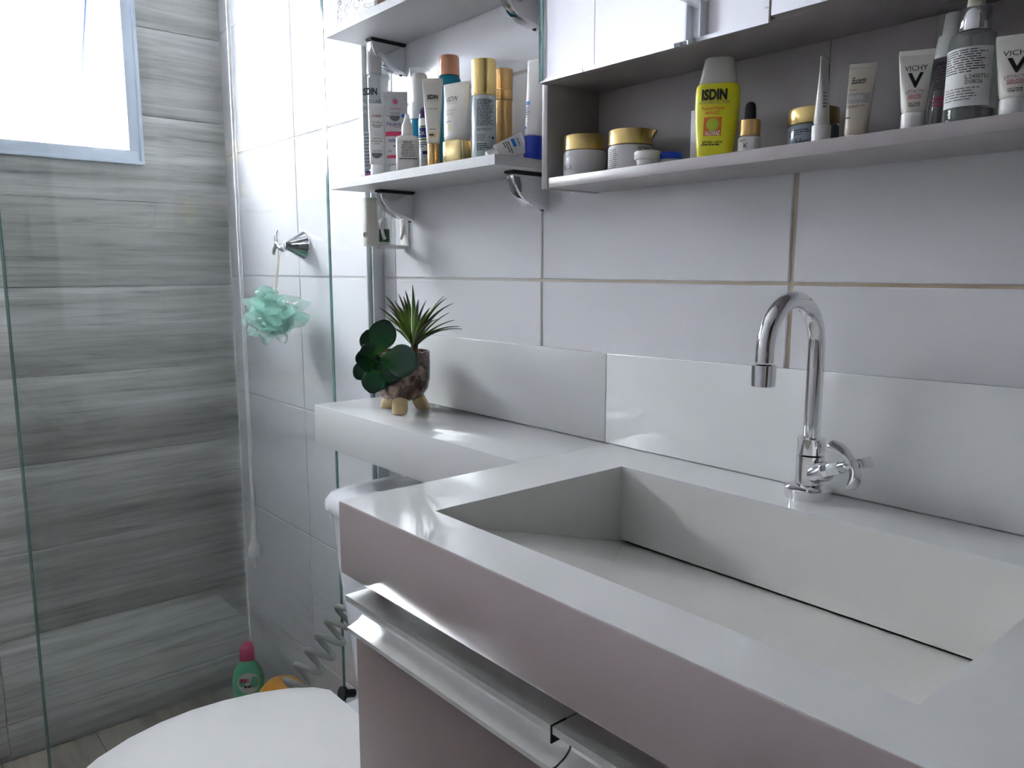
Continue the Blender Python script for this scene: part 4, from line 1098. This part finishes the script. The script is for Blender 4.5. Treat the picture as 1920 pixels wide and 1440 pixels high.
# lens case
P = at(1214, 300, 1, -.090); P.z = NZ; P2 = at(1256, 297, 1, -.072); P2.z = NZ
t = item('lens_case', 'contact lens case with one white and one blue screw cap', 'lens case', P, 0)
q = P2-P
def ridged(cx, cy, r, z0, z1, n=36):
    V, Fc = [], []
    for z, k in ((z0, .97), (z0+.0008, 1), (z1-.0015, 1), (z1, .9)):
        for i in range(n*2):
            a = PI*i/n; rr = r*k*(1+(.018 if i % 2 else 0)); V.append((cx+rr*math.cos(a), cy+rr*math.sin(a), z))
    m_ = n*2
    for s in range(3):
        for i in range(m_): j = (i+1) % m_; Fc.append((s*m_+i, s*m_+j, s*m_+m_+j, s*m_+m_+i))
    Fc += [tuple(range(m_-1, -1, -1)), tuple(3*m_+i for i in range(m_))]
    return V, Fc
mk('case_body', *join(lathe([(0.0003, .0115), (.006, .0125)], 30), xf(lathe([(0.0003, .0115), (.006, .0125)], 30), Matrix.Translation(q))), 'plastic_white', t, True)
box('bridge', min(0, q.x)+.008, max(0, q.x)-.008, min(0, q.y)+.004, max(0, q.y)-.004, .0035, .006, 'plastic_white', t)
mk('white_cap', *ridged(0, 0, .0145, .0061, .0155), 'plastic_white', t, True)
mk('blue_cap', *ridged(q.x, q.y, .0135, .0061, .0135), 'blue', t, True)
# white carton behind the sunscreen
P, Hh, Wd = spot(1318, -.040, 207, 34, NZ)
tag(box('small_carton', P.x-Wd/2, P.x+Wd/2, P.y-.008, P.y+.008, NZ+.0003, NZ+Hh, 'plastic_white', None, .0008), 'small white carton hidden behind the yellow sunscreen bottle', 'carton')
# yellow sunscreen
P, Hh, Wd = spot(1346, -.074, 111, 82, NZ)
t = item('sunscreen_bottle', 'lemon yellow flattened sunscreen bottle with frosted grey cap', 'bottle', P+Vector((0, 0, .001)), face(P, .85), 0, .02)
r = Wd/2; zb = Hh*.735; dd = .5
secs = [(0.0003, r*.74, r*dd*.8, 2.6), (.002, r*.78, r*dd*.86, 2.6), (Hh*.12, r*.84, r*dd*.92, 2.6), (Hh*.3, r*.93, r*dd*.98, 2.6), (Hh*.5, r*.99, r*dd, 2.6), (Hh*.66, r*.985, r*dd*.98, 2.6), (Hh*.715, r*.95, r*dd*.95, 2.6), (zb, r*.88, r*dd*.9, 2.6)]
mk('bottle_body', *loft(secs, 48), 'yellow', t, True, 50)
mk('cap', *loft([(zb+.0003, r*.82, r*dd*.84, 2.5), (zb+.001, r*.845, r*dd*.86, 2.5), (Hh*.97, r*.66, r*dd*.72, 2.4), (Hh*.99, r*.63, r*dd*.69, 2.4), (Hh, r*.55, r*dd*.6, 2.4)], 44), 'capgrey', t, True, 40)
write(t, secs, 'ISDIN', -r*.10, Hh*.622, Hh*.098, 'ink', r*1.12, .045)
write(t, secs, 'FOTOPROTECTOR', -r*.10, Hh*.545, Hh*.030, 'inkgrey', r*1.35)
write(t, secs, 'FusionWater', -r*.12, Hh*.488, Hh*.034, 'inkorange', r*1.0, .02)
write(t, secs, 'MAGIC', -r*.12, Hh*.443, Hh*.032, 'inkorange', r*.66, .02)
patch(t, secs, -r*.52, r*.28, Hh*.215, Hh*.40, mat('orange_panel', (214, 102, 44), .5) and 'inkorange', 'orange_panel', 8, 4)
disc(t, secs, -r*.11, Hh*.325, r*.28, 'ball', 'ball_mark', off=.0003)
write(t, secs, '0', -r*.16, Hh*.325, .008, 'inkgreen', r*.12, 0, .4)
write(t, secs, 'ALCARAZ', -r*.11, Hh*.242, Hh*.042, 'label', r*.66, .03)
write(t, secs, 'SPF 50+ +UVA', -r*.1, Hh*.152, Hh*.024, 'ink', r*.9, .02)
fineprint(t, secs, -r*.6, r*.45, Hh*.115, Hh*.14, 1, 'ink', 2)
for o_ in t.children:
    if o_.name.startswith(('lettering', 'ball')):
        for v in o_.data.vertices: v.co.y -= .0003
# black bulb dropper
P, Hh, Wd = spot(1408, -.066, 191, 43, NZ)
t = item('dropper_bottle', 'small white dropper bottle with gold collar and black bulb', 'bottle', P, face(P, .8))
r = Wd/2
secs = [(0.0003, r*.93, r*.93), (.0015, r*.98, r*.98), (Hh*.33, r*.98, r*.98), (Hh*.365, r*.8, r*.8)]
mk('bottle_body', *loft(secs, 36), 'jarbody', t, True)
fineprint(t, secs, -r*.75, -r*.05, Hh*.25, Hh*.30, 2, 'ink', 3); write(t, secs, 'K', -r*.2, Hh*.18, .005, 'ink')
mk('collar', *lathe([(Hh*.368, r*.86), (Hh*.372, r*.9), (Hh*.655, r*.88), (Hh*.66, r*.84)], 36), 'bronze', t, True)
mk('bulb', *lathe([(Hh*.66, r*.5), (Hh*.70, r*.48), (Hh*.9, r*.45), (Hh*.96, r*.38), (Hh*.99, r*.22), (Hh, r*.06)], 28), 'rubber', t, True)
# grey jar
t, secs, r, Hh, zc = jar('cream_jar', 'grey-blue glass jar with gold lid behind a white tube', 1526, -.050, 206, 92, .60, 'gold', 'jargrey')
fineprint(t, secs, -r*.6, r*.1, zc*.55, zc*.8, 3, 'ink', 5); fineprint(t, secs, -r*.95, -r*.7, zc*.4, zc*.8, 4, 'ink', 6); write(t, secs, 'Hyal', -r*.2, zc*.3, .006, 'ink')
# white tube seen from the side
P, Hh, Wd = spot(1547, -.088, 109, 44, NZ)
t, secs = tube('cream_tube', 'white tube turned edge-on before the grey-blue jar', P, face(P, 1.0, 1.25), Hh, Wd, 'plastic_white', 'plastic_white', .215, .78, .04, lean=.0)
fineprint(t, secs, -Wd*.4, -Wd*.2, Hh*.4, Hh*.6, 5, 'inkgrey', 4)
for i in range(9): patch(t, secs, Wd*.16, Wd*.32, Hh*(.25+.02*i), Hh*(.262+.02*i), 'ink', 'barcode_bar', 3, 1)
# eucerin style tube
P, Hh, Wd = spot(1611, -.064, 120, 44, NZ); Wd *= 1.12
t, secs = tube('cream_tube', 'beige tube with a white crimp leaning against the niche back', P, face(P, .4), Hh, Wd, 'beigetube', 'plastic_white', .10, .80, .06, lean=.06, taper=.84)
write(t, secs, 'Eucerin', -Wd*.08, Hh*.79, .0056, 'ink', Wd*.5, .02, .1)
patch(t, secs, -Wd*.3, Wd*.1, Hh*.752, Hh*.76, 'inkred', 'swoosh', 6, 1)
fineprint(t, secs, -Wd*.38, -Wd*.05, Hh*.66, Hh*.68, 1, 'inkgrey', 2)
patch(t, secs, -Wd*.42, Wd*.38, Hh*.50, Hh*.63, 'inklight', 'grey_panel', 8, 2)
write(t, secs, 'HYALURON', -Wd*.1, Hh*.575, .004, 'label', Wd*.5)
fineprint(t, secs, -Wd*.4, Wd*.3, Hh*.44, Hh*.48, 2, 'inkgrey', 6); fineprint(t, secs, -Wd*.4, Wd*0, Hh*.3, Hh*.34, 1, 'ink', 7)
# VICHY tubes
def vichy(cx, y, top, wpx, label, k, lean):
    P, Hh, Wd = spot(cx, y, top, wpx, NZ)
    t, secs = tube('cream_tube', label, P, face(P, 1.0, k), Hh, Wd, 'creamtube', 'plastic_white', .215, .66, .065, lean=lean, taper=.68)
    write(t, secs, 'VICHY', 0, Hh*.775, Hh*.066, 'ink', Wd*.64)
    write(t, secs, 'LABORATOIRES', 0, Hh*.735, Hh*.014, 'inklight', Wd*.5)
    write(t, secs, 'V', 0, Hh*.62, Hh*.18, 'ink', Wd*.44, .03)
    write(t, secs, 'LIFTACTIV', 0, Hh*.475, Hh*.042, 'inkgrey', Wd*.52)
    write(t, secs, 'COLLAGEN', 0, Hh*.428, Hh*.026, 'inkred', Wd*.38, .02)
    write(t, secs, 'SPECIALIST', 0, Hh*.395, Hh*.026, 'inkred', Wd*.38, .02)
    write(t, secs, 'DAY CREAM', 0, Hh*.325, Hh*.022, 'ink', Wd*.32, .02); write(t, secs, 'CREME JOUR', 0, Hh*.297, Hh*.022, 'ink', Wd*.32, .02)
vichy(1720, -.094, 94, 60, 'small white tube with a large black V beside the clear pump bottle', .05, .0)
vichy(1912, -.098, 64, 74, 'white tube with a large black V beside the glass serum bottle', 0, 0)
# smoky clear pump bottle
P, Hh, Wd = spot(1790, -.056, 10, 70, NZ)
t = item('pump_bottle', 'smoky clear airless pump bottle with clear overcap in the niche', 'bottle', P+Vector((0, 0, .001)), face(P, .8), 0, .015)
r = Wd/2; Hh = min(Hh, ZN-NZ-.006)
secs = [(0.0003, r*.95, r*.95), (.002, r, r), (Hh*.56, r, r), (Hh*.57, r*.95, r*.95)]
mk('bottle_body', *loft(secs, 40), 'darkclear', t, True)
mk('inner_tube', *lathe([(.006, r*.72), (Hh*.52, r*.72)], 32), mat('mauve_grey_liner', (128, 114, 124), .4), t, True)
fineprint(t, secs, -r*.7, r*.4, Hh*.32, Hh*.54, 12, 'ink', 3); fineprint(t, secs, -r*.7, r*.4, Hh*.19, Hh*.27, 3, 'inkred', 4)
mk('ring', *lathe([(Hh*.572, r*.97), (Hh*.60, r*.97)], 36), 'silvertube', t, True)
mk('pump_head', *lathe([(Hh*.60, r*.86), (Hh*.75, r*.72), (Hh*.76, r*.56), (Hh*.92, r*.48), (Hh*.93, r*.4)], 36), 'silvertube', t, True)
mk('overcap', *lathe([(Hh*.60, r*.96), (Hh*.80, r*.85), (Hh*.99, r*.80), (Hh, r*.7)], 36, False, True), 'clearplastic', t, True)
# glass serum bottle
P, Hh, Wd = spot(1832, -.092, 0, 92, NZ)
t = item('serum_bottle', 'clear glass dropper bottle with chrome collar and white batch label', 'bottle', P, face(P, .95))
hb = at(1832, 60, 1, -.092).z-NZ; hcol = at(1832, 17, 1, -.092).z-NZ; r = Wd/2
secs = [(0.0003, r*.93, r*.93), (.003, r*.97, r*.97), (hb*.9, r*.88, r*.88), (hb*.955, r*.82, r*.82), (hb, r*.55, r*.55)]
mk('bottle_body', *loft(secs, 44), 'serumglass', t, True, 50)
mk('glass_base', *lathe([(.003, r*.9), (.010, r*.9)], 40), 'darkclear', t, True)
patch(t, secs, -r*.9, r*.72, hb*.16, hb*.80, 'label', 'paper_label', 20, 6, .0)
fineprint(t, secs, -r*.86, r*.62, hb*.52, hb*.78, 10, 'ink', 21, 'left', .38)
write(t, secs, 'L:2400751', r*.22, hb*.475, hb*.045, 'ink', r*.8)
write(t, secs, 'D:08/26', r*.12, hb*.42, hb*.045, 'ink', r*.6)
fineprint(t, secs, -r*.86, r*.35, hb*.22, hb*.37, 5, 'inkgrey', 22, 'left', .35)
mk('collar', *lathe([(hb+.0003, r*.60), (hb+.001, r*.62), (hcol-.001, r*.58), (hcol, r*.55)], 40), 'chrome', t, True)
mk('bulb', *lathe([(hcol, r*.34), (hcol+.004, r*.33), (hcol+.011, r*.30), (hcol+.0135, r*.22), (hcol+.0145, r*.06)], 28), mat('ivory_rubber', (206, 200, 180), .5), t, True)
